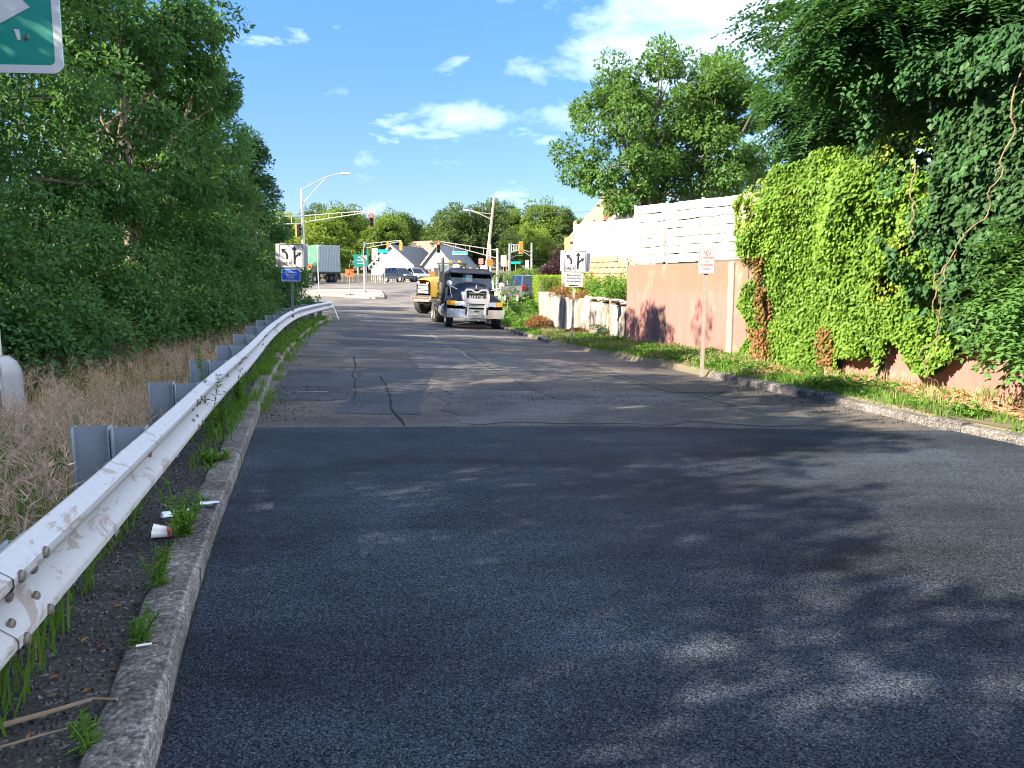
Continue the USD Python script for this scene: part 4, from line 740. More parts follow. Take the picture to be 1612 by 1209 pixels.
for i in range(len(VP) - 1):
    n = 11
    for j in range(n):
        y0 = VP[i] + .07 + (VP[i + 1] - VP[i] - .14) * j / n; y1 = VP[i] + .07 + (VP[i + 1] - VP[i] - .14) * (j + 1) / n - .004; a = along((y0 + y1) / 2, 1.14); zt = vt((y0 + y1) / 2) - .06
        obj('board', MB().box((a[0], a[1], (2.72 + zt) / 2 + .0), (.03, (y1 - y0) * 1.027, zt - 2.72), rz=13.2, ch=.004), LK['white_vinyl_look'], vf)
    a, b = along(VP[i] + .06, 1.14), along(VP[i + 1] - .06, 1.14)
    for zf, nm in ((lambda y: vt(y) - .06, 'rail'), (lambda y: 2.72 + .035 * (y - 24), 'rail')):
        obj(nm, MB().hull([[p[0] + sx * .03, p[1], zf(yy) + sz * .045] for p, yy in ((a, VP[i]), (b, VP[i + 1])) for sx in (-1, 1) for sz in (-1, 1)]), LK['white_vinyl_look'], vf)
mat('rust_panel_look', (.42, .17, .07), .8, var=.2, scale=3, bump=.2)
of_ = thing('board_fence', 'narrow orange brown board panel at the end of the white fence', 'fence', (*along(32.0, 1.1), 2.9), 13)
for j in range(4): obj('board', MB().box((.0, j * .19 - .2, .45 + .02 * (j % 2)), (.03, .18, .95), ch=.004), LK['rust_panel_look'], of_)
# ------------------------------------------------------------------ the guardrail
mat('galvanised_look', (.62, .62, .60), .5, metal=.15, var=.08, scale=4, dirt=(.33, .24, .15), dirt_amt=.55, dscale=2.6, world=True, bump=.1, bscale=20)
mat('steel_post_look', (.20, .235, .27), .5, metal=.45, var=.15, scale=5, dirt=(.13, .14, .15), dirt_amt=.5, dscale=2, world=True)
mat('bolt_look', (.10, .085, .07), .6, metal=.5, var=.2)
def railmat():
    nodes = {'geo': ('geometry', {}), 'n': ('noise_texture', {'scale': 3.2, 'detail': 8.0, 'roughness': .68, 'distortion': .8}), 'mp': ('mapping', {'scale': (1.0, 1.0, 3.0)}), 'fine': ('noise_texture', {'scale': 45.0, 'detail': 4.0}),
        'sx': ('separate_xyz', {}), 'yb': ('map_range', {'from_min': 1.5, 'from_max': 7.5, 'to_min': .075, 'to_max': -.02, 'clamp': True}), 'a': ('math', {'math_type': 'add'}),
        'r': ('map_range', {'from_min': .60, 'from_max': .64, 'to_min': 0, 'to_max': .75, 'clamp': True}), 'm': ('mix', {'color2': (.135, .095, .06)}), 'c': ('mix', {'color1': (.215, .22, .225), 'color2': (.28, .28, .28)}),
        'mp2': ('mapping', {'scale': (3.0, 3.0, .5)}), 's': ('noise_texture', {'scale': 6.0, 'detail': 5.0}), 'sr': ('map_range', {'from_min': .55, 'from_max': .75, 'to_min': 0, 'to_max': .45, 'clamp': True}), 'm2': ('mix', {'color2': (.20, .175, .135)}),
        'b': ('bump', {'strength': .12, 'distance': .01}), 'p': ('principled_bsdf', {'roughness': .48, 'metallic': .12})}
    L = [('geo.position', 'mp.vector'), ('mp.vector', 'n.vector'), ('geo.position', 'fine.vector'), ('geo.position', 'sx.vector'), ('sx.y', 'yb.value'), ('n.fac', 'a.value1'), ('yb.result', 'a.value2'), ('a.value', 'r.value'), ('r.result', 'm.fac'), ('fine.fac', 'c.fac'), ('c.color', 'm2.color1'),
         ('geo.position', 'mp2.vector'), ('mp2.vector', 's.vector'), ('s.fac', 'sr.value'), ('sr.result', 'm2.fac'), ('m2.color', 'm.color1'), ('m.color', 'p.base_color'), ('n.fac', 'b.height'), ('b.normal', 'p.normal')]
    return usdkit.material(stage, '/World/Looks/rail_look', nodes, L, surface='p.BSDF')
RAILM = railmat()
_GY = [-14, -5, 2.33, 3.06, 4.52, 7.27, 11.6, 17, 22.5, 28, 33]; _GX = [3.1, .48, -1.66, -1.85, -2.24, -2.98, -4.08, -5.42, -6.6, -7.45, -8.0]
from scipy.interpolate import PchipInterpolator
_gp = PchipInterpolator(_GY, _GX)
def gx(y): return _gp(np.asarray(y, float))
def railz(y): return g0(gx(y), y) + .60
gr = thing('guardrail', 'long weathered white steel guardrail curving away beside the kerb', 'guardrail')
def rail_panel(y0, y1, lift=0.0):
    prof = np.array([(.016, .158), (.020, .150), (.070, .118), (.082, .108), (.083, .084), (.076, .072), (.010, .022), (.0, .010), (.0, -.010), (.010, -.022), (.076, -.072), (.083, -.084), (.082, -.108), (.070, -.118), (.020, -.150), (.016, -.158)])
    prof = prof + [lift, 0]; back = prof[::-1] - [.005, 0]; loop = np.vstack([prof, back, prof[:1]])
    n = max(4, int((y1 - y0) / .3)); ys = np.linspace(y0, y1, n); dx = _gp.derivative()(ys); N = nrmz(np.column_stack([np.ones(n), -dx]))
    X = gx(ys)[:, None] + N[:, :1] * loop[None, :, 0]; Y = ys[:, None] + N[:, 1:] * loop[None, :, 0]; Z = railz(ys)[:, None] + loop[None, :, 1] * 1.06
    v, f = grid(X, Y, Z); return v, f[:, ::-1]
SPL = [-9.1, -5.3, -1.5, 2.36, 6.1, 9.9, 13.7, 17.4, 21.2, 24.9, 28.6, 32.9]
for i in range(len(SPL) - 1): obj('rail_panel', rail_panel(SPL[i] - .16, SPL[i + 1] + .16, .006 if i % 2 else 0.0), RAILM, gr, smooth=35)
def on_rail(y, d, dz): s = float(_gp.derivative()(y)); N = np.array([1, -s]) / math.hypot(1, s); return np.array([float(gx(y)) + N[0] * d, y + N[1] * d, float(railz(y)) + dz]), math.degrees(math.atan2(-s, 1))
PY = [-6.3, -4.1, -2.0, .2, 2.36, 4.52, 6.68, 8.83, 11.05, 13.25, 15.4, 17.5, 19.6, 21.7, 23.8, 25.9, 28.0, 30.1, 32.2]
def ibeam(L, w, dep, th=.008): return MB().box((-dep / 2 + th / 2, 0, L / 2), (th, w, L)).box((dep / 2 - th / 2, 0, L / 2), (th, w, L)).box((0, 0, L / 2), (dep - 2 * th - .001, th, L))
for y in PY:
    p, a = on_rail(y, -.005, 0)
    for d, L, zt, nm in ((-.30, 1.0, .19, 'post'), (-.092, .36, .175, 'blockout')):
        q, _ = on_rail(y, d, 0); z0 = q[2] + zt - L
        v, f = ibeam(L, .115, .205 if nm == 'post' else .19).get(); obj(nm, (v @ rotz(a).T + [q[0], q[1], z0], f), LK['steel_post_look'], gr)
def bolt(y, dz, d, tilt=0):
    q, a = on_rail(y, d, dz); v, f = lathe([(0, .011), (.014, .010), (.020, .004), (.022, -.004)], 10); v = v @ roty(90 + tilt).T @ rotz(a).T + q; obj('bolt', (v, f), LK['bolt_look'], gr)
for i, y in enumerate(SPL[3:8]):
    for dy in (-.11, .11):
        for dz in (.098, .048, -.05, -.098): bolt(y + dy, dz * 1.06, .092 if abs(dz) > .06 else .052)
for y in PY[4:13]: bolt(y, 0.0, .012)
et = rail_panel(32.7, 33.6); obj('end_piece', et, RAILM, gr, smooth=35)
pb = thing('fallen_pipe', 'pale thin pipe leaning off the far end of the guardrail', 'pipe'); a, b = np.array([-8.0, 33.2, g0(-8, 33.2) + .75]), np.array([-7.2, 31.2, g0(-7.2, 31.2) + .12])
obj('pipe', MB().tube([a, (a + b) / 2 + [0, 0, .06], b], .022, 8), LK['fence_post_look'], pb)
# ------------------------------------------------------------------ road signs
mat('sign_green_look', (.0, .17, .125), .38, var=.06, scale=2, dirt=(.03, .22, .17), dirt_amt=.5, dscale=1.5, spec=.6)
mat('sign_white_look', (.42, .42, .43), .4, var=.05, scale=3, dirt=(.5, .5, .5), dirt_amt=.3)
mat('sign_black_look', (.012, .012, .013), .4)
mat('sign_blue_look', (.015, .09, .50), .4, var=.1, scale=4)
mat('sign_red_look', (.55, .16, .15), .5, var=.25, scale=8)
mat('sign_faded_look', (.42, .39, .36), .5, var=.06, scale=6, dirt=(.5, .45, .42), dirt_amt=.4)
mat('sign_orange_look', (.60, .10, .012), .5, var=.05)
mat('aluminium_look', (.46, .47, .48), .45, metal=.4, var=.08, scale=5)
mat('pole_grey_look', (.16, .165, .17), .5, metal=.3, var=.12, scale=4)
mat('pole_pale_look', (.30, .285, .255), .55, metal=.1, var=.1, scale=3)
mat('rusty_post_look', (.27, .24, .21), .7, metal=.2, var=.2, scale=8)
mat('street_green_look', (.0, .33, .27), .4)
FACE = TR(rotx(90))              # xy drawing -> upright plate facing -y
def plate(name, shape, y, th, m, t, label=None): return obj(name, MB().poly(shape, th, TR(rotx(90), (0, y, 0))), m, t, label=label)
def lettering(name, s, h, cx, cz, y, m, t, width=None, bold=True):
    g = meshkit.text_mesh(s, h, .003, bold); b = g.bounds; sc = 1.0 if not width else width / (b[1][0] - b[0][0]); g.apply_translation([-(b[0][0] + b[1][0]) / 2, -(b[0][1] + b[1][1]) / 2, 0]); g.apply_scale([sc, 1, 1]); g.apply_transform(TR(rotx(90), (cx, y, cz)))
    return obj(name, g, m, t)
def stroke(pts, w): return LineString(pts).buffer(w / 2, cap_style=2, join_style=1)
def head(tip, ang, L, w):
    a = math.radians(ang); d = np.array([math.cos(a), math.sin(a)]); s = np.array([-d[1], d[0]]); tip = np.array(tip); return Polygon([tip, tip - d * L + s * w / 2, tip - d * L * .82, tip - d * L - s * w / 2])
def shift(g, dx, dz):
    from shapely import affinity
    return affinity.translate(g, dx, dz)
# big green sign, only its corner in the picture
SY = 7.55; gs = thing('direction_sign', 'big green sign with white border and arrow on a post', 'sign', (-5.24, SY, G(-5.24, SY)), 4)
gz0 = G(-5.24, SY); sx0, sx1, sz0, sz1 = -1.9, .94, 3.66 - gz0, 5.6 - gz0
cxs, czs = (sx0 + sx1) / 2, (sz0 + sz1) / 2; W_, H_ = sx1 - sx0, sz1 - sz0
plate('panel', shift(rrect(W_, H_, .10), cxs, czs), -.10, .012, LK['sign_green_look'], gs)
plate('border', shift(rrect(W_, H_, .10).difference(rrect(W_ - .15, H_ - .15, .05)), cxs, czs), -.113, .003, LK['sign_white_look'], gs)
arrow = shift(Polygon([(.67, 4.26), (.18, 4.72), (.06, 4.50), (-1.1, 4.30), (-1.1, 4.02), (.16, 4.22), (.27, 4.075), (.32, 4.07)]), 0, -gz0)
plate('arrow', arrow.buffer(.02).buffer(-.02), -.1135, .003, LK['sign_white_look'], gs)
obj('bolt', (lambda vf: (vf[0] @ rotx(90).T + [.62, -.116, 3.985 - gz0], vf[1]))(lathe([(0, .012), (.02, .01), (.026, 0), (.026, -.01)], 10)), LK['bolt_look'], gs)
plate('scrape', shift(Polygon([(.51, 4.06), (.555, 4.055), (.565, 3.97), (.54, 3.955), (.525, 4.0)]), 0, -gz0), -.1138, .002, LK['sign_white_look'], gs)
obj('post', MB().cyl((0, 0, .4), (0, 0, sz1 - .1), .075, 16), LK['pole_pale_look'], gs, smooth=40)
obj('base_housing', MB().add(*lathe([(.255, -.1), (.25, .02), (.24, .60), (.235, .66), (.20, .74), (.13, .80), (.08, .81)], 8)), LK['pole_grey_look'], gs, smooth=20)
obj('hinge_seam', MB().box((.155, -.19, .34), (.02, .02, .5)), LK['steel_post_look'], gs)
for z in (sz0 + .3, sz1 - .3): obj('bracket', MB().box((cxs, -.074, z), (W_ - .2, .04, .06)), LK['aluminium_look'], gs)
def lane_sign(label, loc, rz, tilt, plate_w, lower, extra_back=True, post_h=2.95, top=2.9):
    t = thing('lane_sign', label, 'sign', loc, rz, tilt=tilt); w = plate_w; cz = top - w / 2
    plate('plate', shift(rrect(w, w, .04), 0, cz), -.035, .004, LK['sign_white_look'], t)
    plate('border', shift(rrect(w - .03, w - .03, .035).difference(rrect(w - .065, w - .065, .025)), 0, cz), -.0395, .002, LK['sign_black_look'], t)
    k = w / .76
    def S(p): return [(a * k, b * k + cz) for a, b in p]
    arc = [(-.13 + .0, -.10), (-.125, .0), (-.15, .08), (-.215, .145)]
    obj('left_arrow', MB().poly(unary_union([stroke(S(arc), .062 * k), head(S([(-.315, .22)])[0], 143, .14 * k, .17 * k)]), .002, TR(rotx(90), (0, -.0395, 0))), LK['sign_black_look'], t)
    obj('straight_right_arrow', MB().poly(unary_union([stroke(S([(.10, -.26), (.10, .20)]), .062 * k), head(S([(.10, .32)])[0], 90, .14 * k, .17 * k), stroke(S([(.10, -.12), (.13, -.02), (.22, .055)]), .058 * k), head(S([(.325, .12)])[0], 32, .14 * k, .16 * k)]), .002, TR(rotx(90), (0, -.0397, 0))), LK['sign_black_look'], t)
    lettering('lettering', 'ONLY', .115 * k, -.17 * k, cz - .245 * k, -.0395, LK['sign_black_look'], t, width=.33 * k)
    plate('divider', sbox(.005 * k, cz - .36 * k, .022 * k, cz - .10 * k), -.0395, .002, LK['sign_black_look'], t)
    if extra_back: plate('backing_plate', shift(rrect(w + .22, w - .05, .02), .0, cz + .02), .03, .004, LK['aluminium_look'], t)
    obj('post', MB().box((0, 0, post_h / 2 - .2), (.05, .035, post_h + .4)).box((.032, -.012, post_h / 2 - .2), (.012, .012, post_h + .4)).box((-.032, -.012, post_h / 2 - .2), (.012, .012, post_h + .4)), LK['rusty_post_look'] if lower == 'white' else LK['pole_grey_look'], t)
    zb = cz - w / 2 - .02
    if lower == 'blue':
        ww, hh = w * .78, w * .52; c = zb - hh / 2
        plate('blue_plate', shift(rrect(ww, hh, .03), -.02, c), -.035, .004, LK['sign_blue_look'], t); plate('blue_plate_border', shift(rrect(ww - .015, hh - .015, .03).difference(rrect(ww - .045, hh - .045, .02)), -.02, c), -.0395, .002, LK['sign_white_look'], t)
        for i, s in enumerate(['Monmouth', 'Medical', 'Center']): lettering('lettering', s, .05, -.02, c + .09 - i * .075, -.0395, LK['sign_white_look'], t)
        plate('underline', sbox(-ww / 2 + .07, c - .155, ww / 2 - .12, c - .135), -.0395, .002, LK['sign_white_look'], t)
    else:
        ww, hh = w * .82, w * .60; c = zb - hh / 2
        plate('lower_plate', shift(rrect(ww, hh, .03), -.01, c), -.035, .004, LK['sign_white_look'], t)
        for i, s in enumerate(['Monmouth', 'University', 'Employees']): lettering('lettering', s, .058, -.01, c + .145 - i * .092, -.0395, LK['sign_black_look'], t, width=ww * .78)
        obj('small_arrow', MB().poly(unary_union([stroke([(-.12, c - .16), (.13, c - .16)], .03), head((-.17, c - .16), 180, .08, .07)]), .002, TR(rotx(90), (0, -.0395, 0))), LK['sign_black_look'], t)
    return t
lane_sign('white lane arrow sign with small blue sign below it, standing against the bank trees', (-6.60, 22.6, G(-6.6, 22.6) - .1), 4, 1.0, .72, 'blue', top=2.74, post_h=2.5)
lane_sign('white lane arrow sign with lettered white plate, before the low whitewashed wall', (1.80, 22.6, G(1.8, 22.6) - .02), -4, 1.8, .66, 'white', top=2.78, post_h=2.6)
ns = thing('parking_sign', 'faded NO STOPPING sign on a slim post in the verge grass', 'sign', (3.60, 14.15, G(3.6, 14.15)), -3, tilt=.6)
plate('plate', shift(rrect(.305, .465, .03), 0, 2.17), -.03, .003, LK['sign_faded_look'], ns)
plate('border', shift(rrect(.29, .45, .028).difference(rrect(.275, .435, .022)), 0, 2.17), -.0335, .002, LK['sign_red_look'], ns)
for s, h, z, wd in (('NO', .072, 2.325, .13), ('STOPPING', .040, 2.235, .235), ('OR', .03, 2.165, .05), ('STANDING', .036, 2.105, .225)): lettering('lettering', s, h, .0, z, -.0335, LK['sign_red_look'], ns, width=wd)
obj('double_arrow', MB().poly(unary_union([stroke([(-.05, 2.025), (.05, 2.025)], .018), head((-.085, 2.025), 180, .045, .042), head((.085, 2.025), 0, .045, .042)]), .002, TR(rotx(90), (0, -.0335, 0))), LK['sign_red_look'], ns)
obj('post', MB().box((0, 0, .85), (.045, .028, 2.86)).box((.030, -.008, .85), (.012, .010, 2.86)).box((-.030, -.008, .85), (.012, .010, 2.86)), LK['rusty_post_look'], ns)
for z in (2.28, 2.04): obj('bolt', (lambda vf: (vf[0] @ rotx(90).T + [0, -.036, z], vf[1]))(lathe([(0, .004), (.008, .003), (.01, 0)], 8)), LK['bolt_look'], ns)
# ------------------------------------------------------------------ litter by the kerb
mat('clear_plastic_look', (.62, .72, .80), .15, var=.1, spec=.8); mat('label_blue_look', (.05, .20, .42), .4); mat('paper_white_look', (.72, .70, .68), .7, var=.1, scale=10); mat('label_red_look', (.45, .04, .05), .5); mat('stick_look', (.20, .14, .09), .9, var=.3, scale=20)
bt = thing('crushed_bottle', 'crushed clear plastic bottle with a blue label under the rail', 'bottle', (-2.22, 4.85, G(-2.22, 4.85) + .03), 35)
def squash(v, s, seed): v = v.copy(); v += (meshkit.fbm(v * 22 + seed, 3, seed)[:, None] - .5) * s; return v
vb, fb_ = lathe([(0, -.11), (.03, -.108), (.033, -.09), (.03, -.05), (.033, -.03), (.033, .03), (.028, .06), (.013, .10), (.012, .12), (0, .121)], 14); R_ = roty(90)
obj('bottle_body', (squash(vb, .03, 3) @ R_.T * [1, 1, .7], fb_), LK['clear_plastic_look'], bt, smooth=50); vl, fl = lathe([(.034, -.03), (.0345, .02)], 14); obj('label', (squash(vl, .03, 3) @ R_.T * [1, 1, .72] * 1.02, np.vstack([fl, fl[:, ::-1]])), LK['label_blue_look'], bt)
cu = thing('paper_cup', 'crumpled white paper cup with a red rim lying under the rail', 'cup', (-2.08, 4.42, G(-2.08, 4.42) + .035), 200); vc, fc_ = lathe([(0, 0), (.028, 0), (.03, .01), (.042, .10), (.044, .102)], 16)
obj('cup_body', (squash(vc, .02, 5) @ roty(78).T, np.vstack([fc_, fc_[:, ::-1]])), LK['paper_white_look'], cu, smooth=50); vc, fc_ = lathe([(.030, .0), (.0325, .03)], 16); obj('red_band', (squash(vc, .02, 5) @ roty(78).T * 1.01, fc_), LK['label_red_look'], cu)
wr = thing('wrapper', 'shiny white wrapper lying flat on the kerb', 'wrapper', (-2.06, 4.95, g0(-2.06, 4.95) + .165), 20); xx, yy = np.meshgrid(np.linspace(-.07, .07, 10), np.linspace(-.028, .028, 5)); zz = .012 * meshkit.fbm(np.stack([xx * 40, yy * 40, xx * 0], -1), 3, 2); vv, ff = grid(xx, yy, zz); obj('sheet', (np.vstack([vv, vv - [0, 0, .003]]), np.vstack([ff, ff[:, ::-1] + len(vv)])), LK['clear_plastic_look'], wr)
cg = thing('cigarette_end', 'white cigarette end lying on the kerb', 'cigarette', (-1.50, 2.9, g0(-1.5, 2.9) + .165), 12); obj('paper', MB().cyl((-.03, 0, 0), (.03, 0, .004), .0045, 8), LK['paper_white_look'], cg); obj('filter', MB().cyl((.031, 0, .004), (.048, 0, .005), .0047, 8), LK['dead_leaf'], cg)
for lab, pts, r in (('dead branch lying on the gritty strip under the near end of the rail', [(-1.78, 2.35), (-1.62, 2.45), (-1.50, 2.52), (-1.40, 2.5)], .010), ('thin pale twig across the grit beside the near kerb', [(-1.72, 2.22), (-1.55, 2.32), (-1.42, 2.38)], .005), ('fallen grey branch poking out of the bank shrubs', [(-8.2, 14.4), (-7.3, 13.6), (-6.6, 12.9)], .018), ('thin dead branch slanting out of the dry grass beside the sign base', [(-6.3, 10.2), (-5.7, 9.3), (-5.35, 8.6)], .012)):
    P3 = [(x, y, G(x, y) + .03 + (.35 - .3 * i / (len(pts) - 1) if 'bank' in lab or 'slanting' in lab else .01 * i)) for i, (x, y) in enumerate(pts)]; obj('fallen_branch', MB().tube(P3, np.linspace(r, r * .4, len(P3)), 6), LK['stick_look'], label=lab, cat='branch')
# ------------------------------------------------------------------ signals, lamps and poles at the junction
mat('signal_yellow_look', (.38, .17, .012), .45, var=.06); mat('signal_dark_look', (.015, .015, .015), .5)
mat('lens_dark_look', (.03, .02, .015), .2); LK['red_on'] = emitmat('red_on_look', (1.0, .03, .02), 3.5)
mat('wood_pole_look', (.32, .25, .19), .9, var=.3, scale=5, stretch=(4, 4, .4)); mat('lamp_head_look', (.66, .66, .65), .4, metal=.2)
def signal_head(t, c, rz, on=None, body='signal_yellow_look', s=1.0):
    """three lens head: front faces -y before turning by rz"""
    R = rotz(rz); c = np.asarray(c, float)
    hd = obj('signal_head', MB().box(c, (.36 * s, .24 * s, 1.06 * s), R=R, ch=.03), LK[body], t); obj('front_door', MB().box(c + R @ np.array([0, -.122 * s, 0]), (.34 * s, .012, 1.03 * s), R=R), LK['signal_dark_look'], hd)
    for k, z in enumerate((.34, 0, -.34)):
        o = c + R @ np.array([0, -.132 * s, z * s]); v, f = lathe([(0, .012), (.10 * s, .008), (.13 * s, 0)], 14); v = v @ rotx(90).T @ R.T + o
        obj('lens', (v, f), LK['red_on'] if on == k else LK['lens_dark_look'], hd)
        a = np.linspace(-.25, math.pi + .25, 12); pr = np.column_stack([np.cos(a), np.sin(a)]) * .15 * s
        V0 = np.column_stack([pr[:, 0], np.zeros(12), pr[:, 1]]); V1 = np.column_stack([pr[:, 0] * .96, np.full(12, -.24 * s) * (.55 + .45 * np.clip(np.sin(a), 0, 1)), pr[:, 1] * .96])
        vv = np.vstack([V0, V1]); i = np.arange(11); ff = np.vstack([np.column_stack([i, i + 1, i + 13, i + 12]), np.column_stack([i, i + 12, i + 13, i + 1])]); obj('visor', (vv @ R.T + o, ff), LK['signal_dark_look'], hd)
    return hd
def truss(t, a, b, h0, h1, r, nst=5, name='mast_arm', m='pole_pale_look'):
    a, b = np.asarray(a, float), np.asarray(b, float); M = MB().tube([a, b], r, 8); a2, b2 = a - [0, 0, h0], b - [0, 0, h1]; M.tube([a2, b2], r, 8)
    arm = obj(name, M, LK[m], t, smooth=40)
    for k in range(1, nst + 1): q = k / (nst + .3); obj('strut', MB().tube([a + (b - a) * q, a2 + (b2 - a2) * q], r * .7, 6), LK[m], arm)
    return arm
def pole(t, h, r0, r1, m='pole_pale_look', name='pole', base=True):
    obj(name, MB().tube([(0, 0, -.2), (0, 0, h * .5), (0, 0, h)], [r0, (r0 + r1) / 2, r1], 14), LK[m], t, smooth=40)
    if base: obj('base_plate', MB().box((0, 0, .04), (r0 * 4, r0 * 4, .06), ch=.01).box((0, 0, .15), (r0 * 2.6, r0 * 2.6, .2), ch=.03), LK[m], t)
# the tall lamp and signal pole on the left
px, py = -17.0, 62.0; z0 = G(px, py)
t1 = thing('signal_pole', 'tall pole with curved street lamp and long mast arm holding a red signal', 'signal pole', (px, py, z0)); pole(t1, 9.75 - z0, .15, .09)
top = 9.75 - z0; obj('lamp_arm', MB().tube([(0, 0, top - .1), (.9, 0, top + .38), (2.0, 0, top + .92), (3.0, 0, top + 1.15)], .035, 8).tube([(0, 0, top - 1.25), (1.0, 0, top - .2), (2.0, 0, top + .86)], .03, 8), LK['pole_pale_look'], t1, smooth=40)
lv, lf = lathe([(0, -.32), (.10, -.30), (.16, -.1), (.17, .25), (.10, .5), (.0, .55)], 14); obj('lamp_head', (lv @ roty(82).T * [1, 1, .62] + [3.45, 0, top + 1.16], lf), LK['lamp_head_look'], t1, smooth=50)
za = 1.6 + (457 - 343) / 1180 * 62 - z0
truss(t1, (0, 0, za), (5.65, 0, za + .42), .52, .10, .04, 5)
truss(t1, (0, 0, za - .02), (-2.3, -8.5, za - .9), .6, .5, .05, 5)
signal_head(t1, (5.62, -.05, za - .35), 4, on=0); signal_head(t1, (-.36, -.1, za - 1.15), 40)
# second mast, in front of the white house
px, py = -18.4, 95.0; z0 = G(px, py); t2 = thing('signal_pole', 'pole with mast arm and yellow signals seen before the white house gable', 'signal pole', (px, py, z0)); H2 = 7.6 - z0; pole(t2, H2, .15, .12, 'pole_grey_look')
truss(t2, (0, 0, H2 - .25), (4.6, 0, H2 + .18), .55, .12, .05, 4); signal_head(t2, (4.55, 0, H2 - .55), 170); signal_head(t2, (.05, -.3, H2 - 1.2), 30); signal_head(t2, (2.9, .05, H2 - .35), 175, s=.8)
plate('street_name_plate', shift(rrect(1.7, .42, .05), 2.1, H2 - 1.15), -.03, .02, LK['street_green_look'], t2)
# third mast over the dump truck
px, py = -1.35, 70.0; z0 = G(px, py); t3 = thing('signal_pole', 'pole with slanting mast arm carrying a red signal and green street name plate', 'signal pole', (px, py, z0)); H3 = 5.45 - z0; pole(t3, H3, .14, .10)
truss(t3, (0, 0, H3 - .2), (-5.45, 0, H3 + .62), .72, .12, .045, 4); signal_head(t3, (-5.42, -.05, H3 + .1), 8, on=0)
plate('street_name_plate', shift(rrect(1.42, .32, .04), -3.45, H3 - .45), -.05, .02, LK['street_green_look'], t3); plate('street_name_border', shift(rrect(1.40, .30, .04).difference(rrect(1.34, .25, .03)), -3.45, H3 - .45), -.073, .002, LK['sign_white_look'], t3)
lettering('lettering', 'Monmouth Rd', .15, -3.45, H3 - .51, -.073, LK['sign_white_look'], t3, width=1.1)
for x in (-4.0, -2.9): obj('hanger', MB().cyl((x, -.045, H3 - .3), (x, -.045, H3 + .05 - .1 * x), .012, 6), LK['pole_pale_look'], t3)
# fourth: bare pole with foreshortened arm and amber signal head
px, py = -.2, 64.0; z0 = G(px, py); t4 = thing('signal_pole', 'grey pole right behind the truck cab with an amber signal seen from the back', 'signal pole', (px, py, z0), 0); H4 = 5.5 - z0; pole(t4, H4, .13, .10, 'pole_grey_look'); truss(t4, (0, 0, H4 - .05), (1.0, 7.5, H4 + .3), .7, .4, .05, 6)
signal_head(t4, (.98, 2.0, H4 - .25), 186)
obj('small_arm', MB().tube([(0, 0, H4 - 1.25), (.5, .2, H4 - 1.0), (1.1, .4, H4 - .95)], .03, 6), LK['pole_pale_look'], t4)
px, py = 1.85, 72.0; z0 = G(px, py); t5 = thing('signal_pole', 'slim pale pole rising beside the purple leaved tree', 'signal pole', (px, py, z0)); H5 = 6.05 - z0; pole(t5, H5, .09, .07); obj('arm', MB().tube([(0, 0, H5 - .9), (-1.1, .1, H5 - .55)], .03, 6).tube([(0, 0, H5 - 1.3), (-1.1, .1, H5 - .6)], .03, 6), LK['pole_pale_look'], t5)
px, py = -2.1, 74.0; z0 = G(px, py); t6 = thing('lamp_post', 'slim straight pale post between the leaning utility pole and the signal pole', 'post', (px, py, z0)); pole(t6, 3.9, .08, .07, 'pole_pale_look')
# leaning wooden pole
px, py = -2.75, 76.0; z0 = G(px, py); up = thing('utility_pole', 'leaning brown wooden utility pole with a street lamp arm', 'utility pole', (px, py, z0)); hh = 10.95 - z0
obj('pole', MB().tube([(0, 0, -.2), (.55, 0, hh * .55), (1.0, 0, hh)], [.17, .14, .10], 12), LK['wood_pole_look'], up, smooth=40)
q = np.array([.83, 0, hh - 1.6]); obj('lamp_arm', MB().tube([q + [-.15, 0, -.75], q + [-1.2, 0, -.25], q + [-2.3, 0, .12]], .05, 8).tube([q + [-.1, 0, -.2], q + [-1.2, 0, -.12], q + [-2.2, 0, .14]], .035, 8), LK['pole_pale_look'], up, smooth=40)
obj('lamp_head', (lv @ roty(-82).T * [.8, .8, .5] + q + [-2.5, 0, .13], lf), LK['lamp_head_look'], up, smooth=50)
mat('wire_look', (.03, .03, .03), .6)
def wire(label, a, b, sag, r=.012):
    t = np.linspace(0, 1, 24)[:, None]; a, b = np.asarray(a, float), np.asarray(b, float); p = a + (b - a) * t; p[:, 2] -= sag * 4 * (t * (1 - t))[:, 0]; obj('overhead_wire', MB().tube(p, r, 5), LK['wire_look'], label=label, cat='wire')
wire('upper overhead wire running from the leaning pole to the brown roofed house', (px + .85, py, z0 + hh - 1.4), (9.0, 60, 8.0), .35, .016); wire('overhead wire crossing low above the junction signals', (px + .7, py, z0 + hh - 3.6), (6.0, 82, z0 + 4.4), .3); wire('overhead wire strung beside the amber signal', (-1.2, 73, 4.7), (5.0, 80, 5.0), .2)
